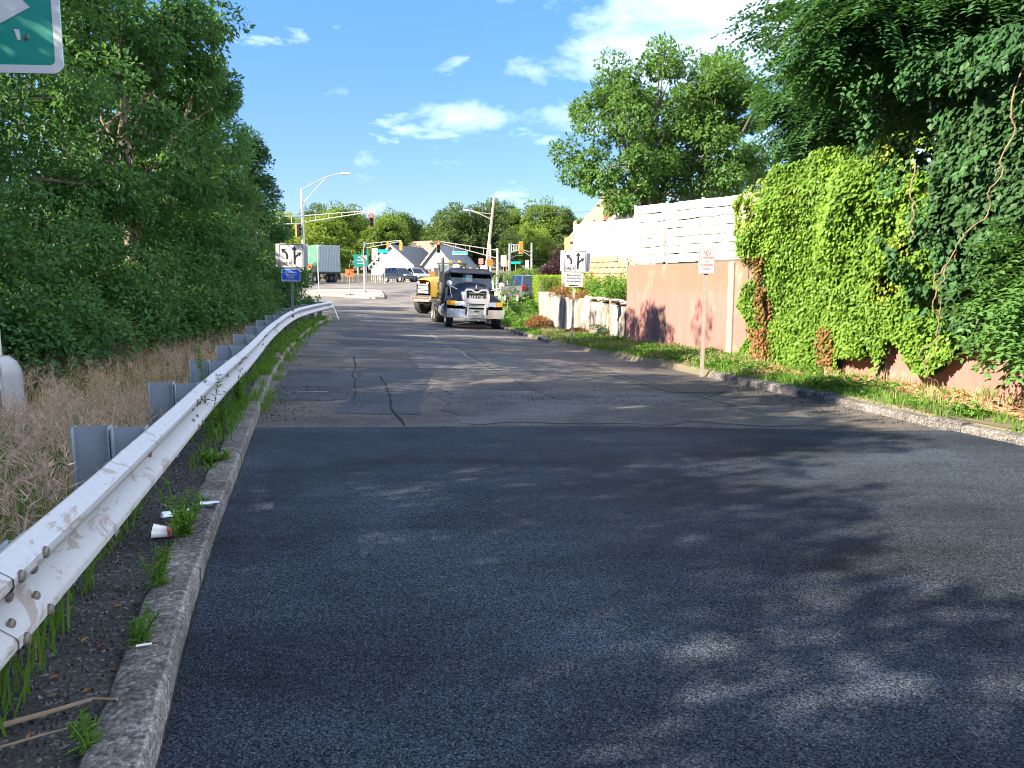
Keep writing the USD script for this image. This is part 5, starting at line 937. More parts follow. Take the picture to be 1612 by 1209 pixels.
# ------------------------------------------------------------------ small signs on and around the island
def post_sign(name, label, x, y, h, w, hh, m, rz=0, pr=.03, z=None, pm='pole_pale_look', round_=.03, back=False):
    t = thing(name, label, 'sign', (x, y, (G(x, y) if z is None else z)), rz); obj('post', MB().cyl((0, 0, -.1), (0, 0, h), pr, 8), LK[pm], t, smooth=40); plate('plate', shift(rrect(w, hh, round_), 0, h - hh / 2), -pr - .012, .01, LK[m], t); return t
ZI = lambda x, y: float(g0(x, y)) + .15
s = post_sign('work_sign', 'orange roadwork sign on the pale island', -13.0, 60.6, 2.05, .68, .58, 'sign_orange_look', z=ZI(-13.0, 60.6), pm='rusty_post_look'); obj('symbol', MB().box((-.05, -.056, 1.66), (.26, .006, .06)).box((.0, -.056, 1.72), (.10, .006, .10)), LK['sign_black_look'], s); obj('foot', MB().box((0, 0, .05), (.7, .12, .08), ch=.02).box((0, 0, .05), (.12, .7, .08), ch=.02), LK['pole_grey_look'], s); obj('mast', MB().cyl((0, 0, 2.0), (0, 0, 2.5), .012, 6), LK['pole_pale_look'], s)
s = post_sign('marker_sign', 'brown backed small sign on a white post on the island', -12.35, 63.4, 3.05, .50, .42, 'rusty_post_look', z=ZI(-12.35, 63.4), pr=.07, pm='pole_pale_look'); obj('base_ring', MB().add(*lathe([(.16, 0), (.15, .12), (.08, .2)], 12)), LK['pole_grey_look'], s)
gd = thing('guide_sign', 'teal green guide sign standing before the dark trees beyond the junction', 'sign', (-19.9, 101.0, G(-19.9, 101)), 6); plate('panel', Polygon([(-1.1, 2.0), (.75, 2.0), (.75, 4.2), (.0, 4.2), (-.15, 3.5), (-1.1, 3.6)]).buffer(.04), -.05, .03, LK['sign_green_look'], gd); obj('post', MB().cyl((-.6, 0, -.1), (-.6, 0, 2.2), .06, 8), LK['pole_pale_look'], gd); obj('post', MB().cyl((.5, 0, -.1), (.5, 0, 2.2), .06, 8), LK['pole_pale_look'], gd)
for z_, w_ in ((3.2, 1.0), (2.8, 1.3), (2.4, 1.1)): plate('lettering_bar', shift(rrect(w_, .14, .03), -.1, z_), -.082, .004, LK['sign_white_look'], gd)
s = post_sign('route_sign', 'stack of three white route signs with black marks near the house', -14.8, 82.0, 3.75, .62, .5, 'sign_white_look', pr=.035)
for z_, h_ in ((2.85, .7), (2.1, .55)): plate('plate', shift(rrect(.66, h_, .04), 0, z_), -.05, .012, LK['sign_white_look'], s)
plate('symbol', shift(rrect(.30, .30, .05), -.12, 2.1), -.064, .003, LK['sign_black_look'], s); plate('symbol', shift(rrect(.08, .3, .02), .2, 2.1), -.064, .003, LK['sign_black_look'], s); plate('symbol', shift(rrect(.28, .34, .1), 0, 2.85), -.064, .003, LK['sign_red_look'], s)
s = post_sign('blank_sign', 'grey backed square sign on a thin leaning white post', -13.6, 81.0, 3.1, 1.0, .95, 'aluminium_look', pr=.035)
s = post_sign('blank_sign', 'thin white post with a small pale plate before the box trailer', -17.9, 70.0, 4.0, .3, .12, 'sign_white_look', pr=.05)
for i, (x, y, m, h, w, hh_, lab) in enumerate([(-1.95, 66, 'sign_orange_look', 2.5, .5, .55, 'orange square sign above the truck cab roof'), (-2.7, 66, 'sign_red_look', 2.6, .4, .5, 'small dull red sign beside the leaning pole foot'), (-.75, 68, 'sign_white_look', 2.9, .5, 1.0, 'white plate below the signal pole behind the truck'), (.35, 70, 'street_green_look', 2.3, .9, .2, 'small green street sign right of the grey pole'), (-.55, 72, 'sign_orange_look', 2.4, .8, .6, 'pale orange plate by the grey signal pole'), (1.45, 73, 'aluminium_look', 2.4, .35, .9, 'narrow grey plate on the grass bank'), (-6.1, 58, 'sign_orange_look', 2.1, .42, .45, 'round edged orange sign behind the yellow loader')]):
    post_sign('junction_sign', lab, x, y, h, w, hh_, m, round_=.04, pr=.025)
# orange frames of a barrier light far behind the cab
bl = thing('warning_beacon', 'amber double warning lamp on a post above the truck exhaust', 'beacon', (-5.1, 68, G(-5.1, 68))); obj('post', MB().cyl((0, 0, 0), (0, 0, 2.5), .05, 8), LK['pole_grey_look'], bl)
for x in (-.38, .38): obj('lamp_housing', MB().box((x, 0, 2.2), (.36, .3, .5), ch=.05), LK['signal_yellow_look'] if x else None, bl)
obj('bar', MB().box((0, .02, 2.2), (.5, .1, .12)), LK['signal_dark_look'], bl)
# ------------------------------------------------------------------ vehicles
mat('tyre_look', (.018, .018, .018), .85, var=.3, scale=20); mat('black_paint_look', (.006, .008, .016), .42, coat=.0, spec=.22, dirt=(.05, .045, .04), dirt_amt=.2, dscale=2); mat('chrome_look', (.80, .80, .80), .28, metal=.8, var=.04); mat('dull_metal_look', (.34, .34, .35), .42, metal=.6, var=.12)
mat('amber_lens_look', (.85, .38, .02), .2); mat('clear_lens_look', (.75, .78, .82), .12, spec=.9); mat('plate_yellow_look', (.72, .66, .38), .5); mat('machine_yellow_look', (.55, .27, .015), .38, var=.08, scale=2, dirt=(.35, .24, .10), dirt_amt=.5, dscale=1.5); mat('machine_dark_look', (.03, .03, .032), .6, var=.3); mat('rim_look', (.48, .46, .42), .5, metal=.3, dirt=(.25, .2, .15), dirt_amt=.6, dscale=4)
mat('dusty_look', (.16, .13, .10), .8, var=.25, scale=5); mat('decal_look', (.55, .50, .58), .5)
GLASS = glassmat('glass_look', (.55, .68, .72)); mat('cab_inside_look', (.05, .05, .055), .8)
def wheel(t, c, r, w, rim=.55, rz=0, name='wheel', dual=False, bolts=True):
    """wheel with its axle along x"""
    R = rotz(rz) @ roty(90); c = np.asarray(c, float)
    pr = [(r * rim, -w / 2), (r * .86, -w / 2), (r * .96, -w * .42), (r, -w * .3), (r, w * .3), (r * .96, w * .42), (r * .86, w / 2), (r * rim, w / 2)]
    v, f = lathe(pr, 32); ty = obj('tyre', (v @ R.T + c, f), LK['tyre_look'], t, smooth=35)
    tr = MB()
    for k in range(28):
        a = k / 28 * 2 * math.pi
        for sgn in (-1, 1): tr.box((math.cos(a) * r, math.sin(a) * r, sgn * w * .2), (.02, r * .10, w * .26), R=rotz(math.degrees(a) + sgn * 8))
    v, f = tr.get(); obj('tread', (v @ R.T + c, f), LK['tyre_look'], ty)
    v, f = lathe([(0, -w * .30), (r * .2, -w * .34), (r * .24, -w * .20), (r * rim * .8, -w * .14), (r * rim, -w * .42), (r * rim * 1.02, -w * .5), (r * rim * 1.02, w * .5), (r * rim, w * .42), (r * rim * .8, w * .14), (r * .24, w * .20), (r * .2, w * .34), (0, w * .30)], 24); obj('rim', (v @ R.T + c, f), LK['rim_look'], ty, smooth=35)
# --- the black heavy truck facing the camera (front towards -y)
trk = thing('dump_truck', 'black heavy truck with chrome bumper and orange side lamps parked at the kerb', 'truck', (-1.50, 31.0, 0), 10.5)
TX, TY = -1.50, 31.0
from_z = G(-1.78, 32.5); UsdGeom.Xformable(trk).GetOrderedXformOps()[0].Set((TX, TY, float(g0(TX, TY)) - .05)); UsdGeom.Xformable(trk).AddRotateYOp().Set(2.6)
BK, CH, DM = LK['black_paint_look'], LK['chrome_look'], LK['dull_metal_look']
obj('frame', MB().box((-.42, 4.0, .78), (.09, 8.2, .26)).box((.42, 4.0, .78), (.09, 8.2, .26)).box((0, .35, .72), (.9, .12, .2)).box((0, 5.6, .78), (.8, .12, .2)), LK['machine_dark_look'], trk)
obj('front_axle', MB().cyl((-1.0, 1.15, .52), (1.0, 1.15, .52), .07, 10).box((0, 1.15, .60), (1.1, .10, .10)), LK['machine_dark_look'], trk)
bp = MB(); n = 15; xs = np.linspace(-1.2, 1.2, n); yy = .02 + .16 * (np.abs(xs) / 1.2) ** 3
for k in range(n - 1): bp.hull([[xs[k + i], yy[k + i] + d, z] for i in (0, 1) for d in (0, .05) for z in (.50, .86)])
obj('bumper', bp, CH, trk, smooth=30)
obj('number_plate', MB().box((.02, -.012, .66), (.32, .008, .16), ch=.003), LK['plate_yellow_look'], trk); obj('plate_bracket', MB().box((.02, -.006, .77), (.2, .02, .05)), LK['signal_dark_look'], trk)
hood = MB(); secs = [(.20, .50, 1.66, .92), (.35, .56, 1.72, .90), (.8, .66, 1.80, .92), (1.4, .78, 1.90, .95), (1.95, .88, 1.98, 1.0)]; rows = []
for (y, w, zt, zb) in secs:
    a = np.linspace(0, math.pi, 17); rows.append(np.column_stack([np.sign(np.cos(a)) * np.abs(np.cos(a)) ** .55 * w, np.full(17, y), zb + np.abs(np.sin(a)) ** .45 * (zt - zb)]))
V_ = np.array(rows); v, f = grid(V_[..., 0], V_[..., 1], V_[..., 2]); obj('hood', (v, np.vstack([f])), BK, trk, smooth=50)
gf = MB(); top = [(-.50, 1.62), (-.42, 1.70), (-.2, 1.70), (-.07, 1.62), (0, 1.60), (.07, 1.62), (.2, 1.70), (.42, 1.70), (.50, 1.62)]
outer = top + [(.46, .96), (.38, .93), (-.38, .93), (-.46, .96)]; gsh = Polygon(outer); gf.poly(gsh.difference(gsh.buffer(-.075)), .06, TR(rotx(90), (0, .18, 0))); obj('grille_frame', gf, CH, trk)
obj('grille', MB().poly(gsh.buffer(-.06), .03, TR(rotx(90), (0, .20, 0))), LK['signal_dark_look'], trk)
for z in (1.04, 1.13, 1.22, 1.31, 1.53): obj('grille_bar', MB().box((0, .155, z), (.74 - .1 * (z > 1.5), .02, .028)), DM, trk)
lettering('lettering', 'MACK', .125, 0, 1.365, .15, CH, trk, width=.60)
obj('hood_ornament', MB().hull([[x, y, z] for x in (-.022, .022) for y in (.26, .36) for z in (1.72, 1.80)]).hull([[x, .26 + d, z] for x in (-.02, .02) for d in (0, .05) for z in (1.78, 1.87)]), CH, trk)
for s in (-1, 1):
    fd = MB(); a = np.linspace(math.radians(10), math.radians(172), 15); ro = .62
    for k in range(14):
        fd.hull([[s * x, 1.15 - math.cos(a[k + i]) * (ro + d) * 1.12, .60 + math.sin(a[k + i]) * (ro + d)] for i in (0, 1) for d in (0, .05) for x in (.62, 1.17)])
    fd.hull([[s * x, y, z] for x, y, z in ((.50, .22, .98), (1.16, .36, .98), (.50, .22, 1.12), (1.14, .36, 1.16), (.55, .75, 1.62), (1.05, .80, 1.30), (.60, 1.2, 1.60), (1.10, 1.2, 1.34), (.5, .8, 1.0), (1.1, .8, 1.0))]); obj('fender', fd, BK, trk, smooth=30)
    obj('headlight', MB().hull([[s * x, y, z] for x, y, z in ((.52, .19, 1.0), (.86, .24, .98), (.52, .19, 1.16), (.86, .24, 1.18), (.52, .35, 1.0), (.86, .35, 1.18))]), LK['clear_lens_look'], trk, smooth=30)
    obj('turn_lamp', MB().hull([[s * x, y, z] for x, y, z in ((.87, .24, .99), (1.14, .34, 1.0), (.87, .24, 1.18), (1.14, .34, 1.20), (.88, .4, 1.0), (1.185, .56, 1.02), (1.18, .56, 1.18))]), LK['amber_lens_look'], trk, smooth=30)
    obj('hood_cheek', MB().hull([[s * x, y, z] for x, y, z in ((.47, .18, .95), (.53, .22, .95), (.50, .18, 1.55), (.58, .24, 1.45), (.60, .9, 1.6), (.66, .9, 1.5))]), CH, trk)
    wheel(trk, (s * 1.02, 1.15, .52), .52, .30, rim=.56)
    for y in (5.2, 6.55):
        for d in (.92, 1.2) if False else (1.02,): wheel(trk, (s * d, y, .52), .52, .58, rim=.56)
    # mirror on the fender, mirror on the door
    obj('fender_mirror', MB().tube([(s * .98, .62, 1.30), (s * 1.08, .60, 1.78)], .012, 6).tube([(s * .72, .95, 1.66), (s * 1.08, .60, 1.80)], .014, 6).add(*(lambda vf: (vf[0] @ rotx(90).T + [s * 1.10, .60, 1.90], vf[1]))(lathe([(0, -.02), (.10, -.015), (.115, .01), (.09, .06), (0, .09)], 14))), LK['lamp_head_look'], trk, smooth=40)
    obj('door_mirror', MB().box((s * 1.33, 2.15, 2.18), (.16, .06, .46), ch=.02).tube([(s * 1.02, 2.15, 2.4), (s * 1.33, 2.15, 2.36)], .012, 6).tube([(s * 1.02, 2.15, 1.9), (s * 1.33, 2.15, 1.98)], .012, 6), LK['machine_dark_look'], trk)
    obj('step_tank', MB().add(*(lambda vf: (vf[0] @ rotx(90).T + [s * .92, 3.4, .72], vf[1]))(lathe([(0, -.7), (.30, -.7), (.31, -.66), (.31, .66), (.30, .7), (0, .7)], 20))), DM, trk, smooth=40)
# cab: pillars, roof and panels round real panes of glass
cy0, cy1 = 1.98, 3.55
cabm = MB().hull([[x, y, z] for x in (-1.02, 1.02) for y, z in ((cy0, 1.0), (cy0 - .02, 1.74), (cy1, 1.74), (cy1, 1.0))]); obj('cab', cabm, BK, trk)
for s in (-1, 1):
    obj('windscreen_pillar', MB().hull([[s * (x + d), y + e, z] for (x, y, z) in ((.98, cy0 - .02, 1.745), (.90, cy0 + .26, 2.44)) for d in (-.035, .035) for e in (-.03, .05)]), LK['aluminium_look'] if s > 0 else BK, trk)
    obj('door_frame', MB().box((s * .985, cy1 - .12, 2.09), (.06, .24, .69)).box((s * .97, 2.6, 2.40), (.06, 1.5, .10)), BK, trk)
    obj('side_window', MB().box((s * .985, 2.8, 2.06), (.012, 1.1, .55)), GLASS, trk)
obj('rear_wall', MB().box((0, cy1 - .04, 1.90), (1.9, .06, .30)).box((0, cy1 - .04, 2.40), (1.9, .06, .1)).box((-.72, cy1 - .04, 2.2), (.45, .06, .3)).box((.72, cy1 - .04, 2.2), (.45, .06, .3)), BK, trk)
obj('windscreen', MB().hull([[x, y, z] for x, y, z in ((-.95, cy0, 1.76), (.95, cy0, 1.76), (-.87, cy0 + .25, 2.40), (.87, cy0 + .25, 2.40), (-.95, cy0 + .012, 1.76), (.95, cy0 + .012, 1.76), (-.87, cy0 + .262, 2.40), (.87, cy0 + .262, 2.40))]), GLASS, trk)
obj('dashboard', MB().box((0, 2.35, 1.80), (1.8, .45, .12)), LK['cab_inside_look'], trk); obj('steering_wheel', (lambda vf: (vf[0] @ rotx(55).T + [.42, 2.62, 1.98], vf[1]))(tube([(.2 * math.cos(a), .2 * math.sin(a), 0) for a in np.linspace(0, 6.28, 25)], .016, 6, False)), LK['cab_inside_look'], trk)
for x in (-.45, .45): obj('seat', MB().box((x, 3.1, 1.80), (.5, .5, .14), ch=.04).box((x, 3.33, 2.12), (.48, .14, .62), ch=.05), LK['cab_inside_look'], trk)
obj('roof', MB().hull([[x, y, z] for x, y, z in ((-.92, cy0 + .20, 2.44), (.92, cy0 + .20, 2.44), (-.97, cy1, 2.44), (.97, cy1, 2.44), (-.78, cy0 + .42, 2.60), (.78, cy0 + .42, 2.60), (-.8, cy1 - .1, 2.62), (.8, cy1 - .1, 2.62))]), BK, trk, smooth=20)
obj('sun_visor', MB().hull([[x, y, z] for x, y, z in ((-.95, cy0 - .02, 2.36), (.95, cy0 - .02, 2.36), (-.95, cy0 + .0, 2.40), (.95, cy0, 2.40), (-.92, cy0 + .24, 2.50), (.92, cy0 + .24, 2.50), (-.92, cy0 + .24, 2.46), (.92, cy0 + .24, 2.46))]), BK, trk)
for x in (-.62, .62): obj('roof_lamp', MB().add(*(lambda vf: (vf[0] + [x, 2.6, 2.62], vf[1]))(lathe([(.15, 0), (.15, .05), (.12, .14), (.0, .16)], 14))), LK['clear_lens_look'], trk, smooth=40)
for x in (-.3, 0, .3): obj('marker_lamp', MB().box((x, 2.42, 2.615), (.08, .08, .04), ch=.01), LK['amber_lens_look'], trk)
obj('exhaust_stack', MB().tube([(-1.12, 3.7, .9), (-1.12, 3.7, 2.9), (-1.12, 3.78, 3.05)], .075, 12).cyl((-1.12, 3.7, 1.2), (-1.12, 3.7, 2.35), .13, 14), LK['machine_dark_look'], trk, smooth=40); obj('air_cleaner', MB().cyl((-1.12, 3.42, 1.3), (-1.12, 3.42, 2.35), .16, 14), LK['machine_dark_look'], trk, smooth=40)
obj('guard_frame', MB().box((-.36, -.10, .90), (.07, .06, .78), ch=.01).box((.36, -.10, .90), (.07, .06, .78), ch=.01).box((0, -.11, 1.19), (.80, .05, .20), ch=.01).box((0, -.10, .66), (.64, .05, .06)), LK['aluminium_look'], trk)
obj('hitch', MB().box((-.0, .06, .43), (.9, .10, .08)).box((.1, .0, .40), (.06, .1, .06)).box((-.1, .0, .40), (.06, .1, .06)), DM, trk)
obj('mud_flap', MB().box((-1.0, 7.25, .55), (.6, .02, .6)).box((1.0, 7.25, .55), (.6, .02, .6)), LK['tyre_look'], trk); obj('deck', MB().box((0, 5.6, 1.12), (2.1, 3.9, .10), ch=.02).box((0, 3.85, 1.45), (2.0, .08, .75), ch=.02), LK['machine_dark_look'], trk)
# --- yellow wheel loader behind the truck (rear towards -y)
lx, ly = -5.05, 43.0; ldr = thing('wheel_loader', 'yellow wheel loader standing behind the black truck', 'loader', (lx, ly, float(g0(lx, ly))), -36, tilt=1.5); YL = LK['machine_yellow_look']
hd_ = []
for (y, w, zt, zb) in ((-.02, .54, 1.96, 1.04), (.25, .64, 2.08, 1.0), (1.2, .665, 2.16, .98), (2.1, .665, 2.16, .98)):
    a = np.linspace(0, math.pi, 15); hd_.append(np.column_stack([np.sign(np.cos(a)) * np.abs(np.cos(a)) ** .35 * w, np.full(15, y), zb + np.abs(np.sin(a)) ** .35 * (zt - zb)]))
V_ = np.array(hd_); v, f = grid(V_[..., 0], V_[..., 1], V_[..., 2]); obj('engine_hood', (v, f), YL, ldr, smooth=40)
obj('grille', MB().hull([[x, y, z] for x, z in ((-.44, 1.18), (.44, 1.18), (-.40, 1.78), (.40, 1.78)) for y in (-.05, .05)]), LK['signal_dark_look'], ldr)
for k in range(6): obj('grille_bar', MB().box((0, -.065, 1.24 + .09 * k), (.80 - .01 * k, .02, .035)), LK['aluminium_look'], ldr)
for x in (-.34, .34): obj('tail_light', MB().box((x, -.06, 1.80), (.16, .06, .10), ch=.02), LK['clear_lens_look'], ldr)
obj('counterweight', MB().hull([[x, y, z] for x, y, z in ((-.6, -.2, .74), (.6, -.2, .74), (-.6, -.2, .90), (.6, -.2, .90), (-.66, .35, .70), (.66, .35, .70), (-.66, .35, .94), (.66, .35, .94))]), LK['dusty_look'], ldr)
obj('rear_bumper', MB().box((0, -.26, .98), (1.25, .08, .06), ch=.02).box((-.7, -.20, .95), (.1, .1, .2)).box((.7, -.20, .95), (.1, .1, .2)), LK['dusty_look'], ldr)
for s in (-1, 1):
    for k, z in enumerate((1.78, 1.54)): obj('vent', MB().box((s * .668, .62, z), (.012, .30, .20 if k else .14)), LK['signal_dark_look'], ldr); 
    obj('side_decal', MB().box((s * .670, 1.45, 1.82), (.008, 1.0, .15)), LK['decal_look'], ldr)
    for y in (.95, 3.6): wheel(ldr, (s * .88, y, .64), .64, .52, rim=.5)
    obj('rear_fender', MB().hull([[s * x, y, z] for x, y, z in ((.62, .4, 1.25), (1.05, .5, 1.24), (.62, 1.5, 1.38), (1.05, 1.5, 1.36), (.62, 1.5, 1.42), (1.05, 1.5, 1.40), (.62, .5, 1.29), (1.05, .5, 1.27))]), LK['machine_dark_look'], ldr)
obj('chassis', MB().box((0, 1.2, .85), (1.0, 2.4, .5)).box((0, 3.2, .75), (.8, 1.6, .45)), LK['machine_dark_look'], ldr)
obj('cab', MB().box((0, 2.45, 1.5), (1.3, 1.1, .9)).box((0, 2.45, 2.95), (1.35, 1.25, .10), ch=.03).box((-.6, 1.95, 2.4), (.06, .06, 1.0)).box((.6, 1.95, 2.4), (.06, .06, 1.0)).box((-.6, 2.95, 2.4), (.06, .06, 1.0)).box((.6, 2.95, 2.4), (.06, .06, 1.0)), LK['machine_dark_look'], ldr); obj('cab_glass', MB().box((0, 1.95, 2.4), (1.1, .012, .9)).box((0, 2.96, 2.4), (1.1, .012, .9)), GLASS, ldr)
for s in (-1, 1): obj('lift_arm', MB().hull([[s * .5 + d, y, z] for d in (-.06, .06) for y, z in ((3.0, 1.7), (3.0, 1.9), (5.2, .45), (5.2, .65))]), YL, ldr)
obj('bucket', MB().poly(Polygon([(5.1, .1), (6.1, .08), (6.1, .14), (5.25, .2), (5.2, .8), (5.6, 1.0), (5.55, 1.06), (5.1, .85)]), 2.3, TR(np.array([[0, 0, 1], [1, 0, 0], [0, 1, 0]]), (-1.15, 0, 0))), LK['dusty_look'], ldr)
# --- ordinary cars
mat('car_navy_look', (.012, .018, .032), .2, coat=.8); mat('car_grey_look', (.06, .065, .08), .25, coat=.7); mat('car_silver_look', (.30, .32, .34), .3, metal=.3, coat=.5); mat('tail_lamp_look', (.35, .015, .01), .2)
def car(label, loc, rz, paint, Lc=4.6, Hc=1.68, tilt=None):
    t = thing('parked_car', label, 'car', loc, rz, tilt=tilt); W = .90
    prof = [(-2.25, .38), (-2.28, .72), (-2.15, .93), (-1.25, 1.02), (1.95, 1.04), (2.24, .98), (2.28, .55), (2.2, .36)]
    low = Polygon(prof)
    for x in (-1.42, 1.42): low = low.difference(LineString([(x, .0), (x, .34)]).buffer(.40, 12))
    obj('body', MB().poly(low, 2 * W - .04, TR(np.array([[0, 0, 1], [1, 0, 0], [0, 1, 0]]), (-W + .02, 0, 0))), LK[paint], t)
    obj('roof', MB().hull([[s * x, y, z] for s in (-1, 1) for x, y, z in ((.66, -.30, Hc - .03), (.66, 1.75, Hc - .05), (.60, -.1, Hc), (.60, 1.6, Hc))]), LK[paint], t)
    P4 = {'a': ((.84, -1.15, 1.03), (.66, -.32, Hc - .035)), 'b': ((.85, .45, 1.04), (.67, .45, Hc - .03)), 'c': ((.84, 2.05, 1.04), (.66, 1.72, Hc - .06))}
    for s in (-1, 1):
        for k_ in P4:
            A, B = P4[k_]; obj('pillar', MB().hull([[s * (q[0] + d), q[1] + e, q[2]] for q in (A, B) for d in (-.03, .02) for e in (-.04, .04)]), LK[paint], t)
        obj('side_window', MB().hull([[s * (q[0] - dd), q[1], q[2]] for q in (P4['a'][0], P4['a'][1], P4['c'][0], P4['c'][1]) for dd in (.01, .022)]), GLASS, t)
        obj('door_mirror', MB().box((s * .98, -.85, 1.08), (.16, .10, .12), ch=.03), LK[paint], t)
        obj('headlight', MB().box((s * .68, -2.23, .80), (.34, .10, .15), ch=.03), LK['clear_lens_look'], t); obj('tail_lamp', MB().box((s * .76, 2.245, .92), (.22, .08, .26), ch=.02), LK['tail_lamp_look'], t)
        for y in (-1.42, 1.42): wheel(t, (s * .80, y, .34), .34, .23, rim=.62)
    obj('windscreen', MB().hull([[s * q[0], q[1] + d, q[2]] for s in (-1, 1) for q in P4['a'] for d in (0, .012)]), GLASS, t); obj('rear_window', MB().hull([[s * q[0], q[1] + d, q[2]] for s in (-1, 1) for q in P4['c'] for d in (0, .012)]), GLASS, t)
    obj('bumper', MB().box((0, -2.27, .50), (1.7, .10, .22), ch=.04), LK['machine_dark_look'], t); obj('bumper', MB().box((0, 2.26, .52), (1.7, .10, .22), ch=.04), LK['machine_dark_look'], t); obj('interior', MB().box((0, .5, .98), (1.5, 2.6, .10)).box((-.38, .3, 1.15), (.45, .2, .5)).box((.38, .3, 1.15), (.45, .2, .5)), LK['cab_inside_look'], t)
    return t
cx_, cy_ = -13.4, 90.0; car('dark blue car parked in front of the white house', (cx_, cy_, float(g0(cx_, cy_)) + .01), 42, 'car_navy_look')
cx_, cy_ = -11.9, 92.5; car('silver car just behind the dark blue one by the house', (cx_, cy_, float(g0(cx_, cy_)) + .01), 40, 'car_silver_look')
cx_, cy_ = .8, 47.0; car('grey car half hidden behind the whitewashed wall and hedge', (cx_, cy_, G(cx_, cy_)), 196, 'car_grey_look')
# --- box trailer on the cross street
mat('trailer_green_look', (.035, .17, .08), .5, var=.1, scale=2, dirt=(.3, .4, .3), dirt_amt=.4, dscale=1.2); mat('trailer_grey_look', (.17, .20, .195), .45, metal=.15, var=.08)
bx, by = -20.2, 84.0; tr_ = thing('box_trailer', 'green sided box trailer with grey ribbed rear stopped on the cross street', 'trailer', (bx, by, float(g0(bx, by))), 38)
# rear face towards -y, long side runs to +y
obj('rear_end', MB().box((0, .02, 2.62), (2.55, .05, 2.85)), LK['trailer_grey_look'], tr_)
for k in range(14): obj('rear_rib', MB().box((-1.2 + k * .185, -.02, 2.62), (.04, .03, 2.75)), LK['trailer_grey_look'], tr_)
obj('body', MB().box((0, 6.1, 2.62), (2.55, 12.1, 2.85)), LK['trailer_green_look'], tr_)
for k in range(11): obj('side_post', MB().box((-1.29, .25 + k * 1.15, 2.62), (.03, .09, 2.85)), LK['trailer_grey_look'], tr_)
obj('roof_rail', MB().box((0, 6.1, 4.07), (2.62, 12.2, .06)), LK['trailer_grey_look'], tr_); obj('underframe', MB().box((0, 6.1, 1.1), (2.2, 11.9, .16)), LK['machine_dark_look'], tr_)
for y in (1.2, 2.5):
    for s in (-1, 1): wheel(tr_, (s * 1.0, y, .52), .52, .5)
obj('side_sign', MB().box((-1.31, 2.2, 1.75), (.02, 1.4, .5)), LK['sign_orange_look'], tr_)
# ------------------------------------------------------------------ houses
mat('house_white_look', (.36, .335, .30), .7, var=.03, scale=1.5); mat('roof_dark_look', (.07, .075, .085), .85, var=.2, scale=6, bump=.3); mat('roof_brown_look', (.16, .11, .085), .85, var=.2, scale=6, bump=.3); mat('house_grey_look', (.26, .26, .25), .8, var=.1); mat('cream_trim_look', (.55, .46, .30), .7); mat('window_dark_look', (.04, .045, .05), .12, spec=.8); mat('brick_red_look', (.36, .15, .10), .9, var=.25, scale=10)
def gable(t, x0, x1, y0, y1, ze, zp, wall_m, roof_m, over=.25, barge=None):
    xm = (x0 + x1) / 2; obj('wall', MB().poly(Polygon([(x0, -.6), (x1, -.6), (x1, ze), (xm, zp), (x0, ze)]), y1 - y0, TR(rotx(90), (0, y1, 0))), LK[wall_m], t)
    sl = (zp - ze) / (xm - x0)
    for s in (-1, 1):
        xe = xm + s * (xm - x0 + over); zz = ze - over * sl; rf = obj('roof', MB().hull([[x, y, z + d] for x, z in ((xm - s * .0, zp + .06), (xe, zz + .06)) for d in (0, .10) for y in (y0 - over, y1 + over)]), LK[roof_m], t)
        if barge: obj('barge_board', MB().hull([[x, y, z] for x, z in ((xm, zp + .17), (xe, zz + .17), (xm, zp - .12), (xe, zz - .12)) for y in (y0 - over - .06, y0 - over - .01)]), LK[barge], t)
def window(t, x, z, w, h, y, frame='house_white_look', dark='window_dark_look'):
    fr = obj('window', MB().poly(sbox(x - w / 2 - .08, z - h / 2 - .08, x + w / 2 + .08, z + h / 2 + .08).difference(sbox(x - w / 2, z - h / 2, x + w / 2, z + h / 2)), .07, TR(rotx(90), (0, y, 0))), LK[frame], t); obj('pane', MB().box((x, y - .012, z), (w, .02, h)), LK[dark], fr); obj('glazing_bar', MB().box((x, y - .035, z), (.05, .02, h)).box((x, y - .036, z), (w, .02, .05)), LK[frame], fr)
hx, hy = -17.0, 108.0; wh = thing('white_house', 'small white house with grey roof beyond the junction', 'house', (hx, hy, 2.85), -22)
gable(wh, -3.6, 3.3, 0, 9, 2.3, 5.05, 'house_white_look', 'roof_dark_look', barge='house_white_look'); window(wh, -.9, 1.45, 1.2, 1.0, 0, 'cream_trim_look'); window(wh, .9, 1.45, 1.5, 1.0, 0); obj('attic_vent', MB().box((.1, -.03, 3.55), (.5, .05, .42)).box((.1, -.05, 3.28), (.6, .06, .05)), LK['house_grey_look'], wh)
gable(wh, 3.32, 8.6, 2.2, 10, 2.1, 5.0, 'house_grey_look', 'roof_dark_look', barge='cream_trim_look'); window(wh, 4.6, 1.2, .9, 1.1, 2.2); obj('porch_door', MB().box((5.9, 2.17, .9), (.9, .05, 2.0)), LK['window_dark_look'], wh)
nh = thing('brown_house', 'brown roofed house behind the white house', 'house', (-11.5, 128, 4.2), 60); gable(nh, -4, 4, 0, 10, 2.6, 5.6, 'house_grey_look', 'roof_brown_look'); window(nh, 0, 1.4, 1.2, 1.0, 0)
fh = thing('hill_house', 'steep brown roofed house with a red chimney behind the plain white fence', 'house', (9.2, 52, 2.9), 12); gable(fh, -3.0, 3.0, 0, 9, 2.6, 6.0, 'house_white_look', 'roof_brown_look'); obj('chimney', MB().box((-2.2, 2.0, 4.7), (.62, .62, 2.3)).box((-2.2, 2.0, 5.88), (.74, .74, .10), ch=.02), LK['brick_red_look'], fh); window(fh, -.6, 3.4, .9, 1.0, 0)
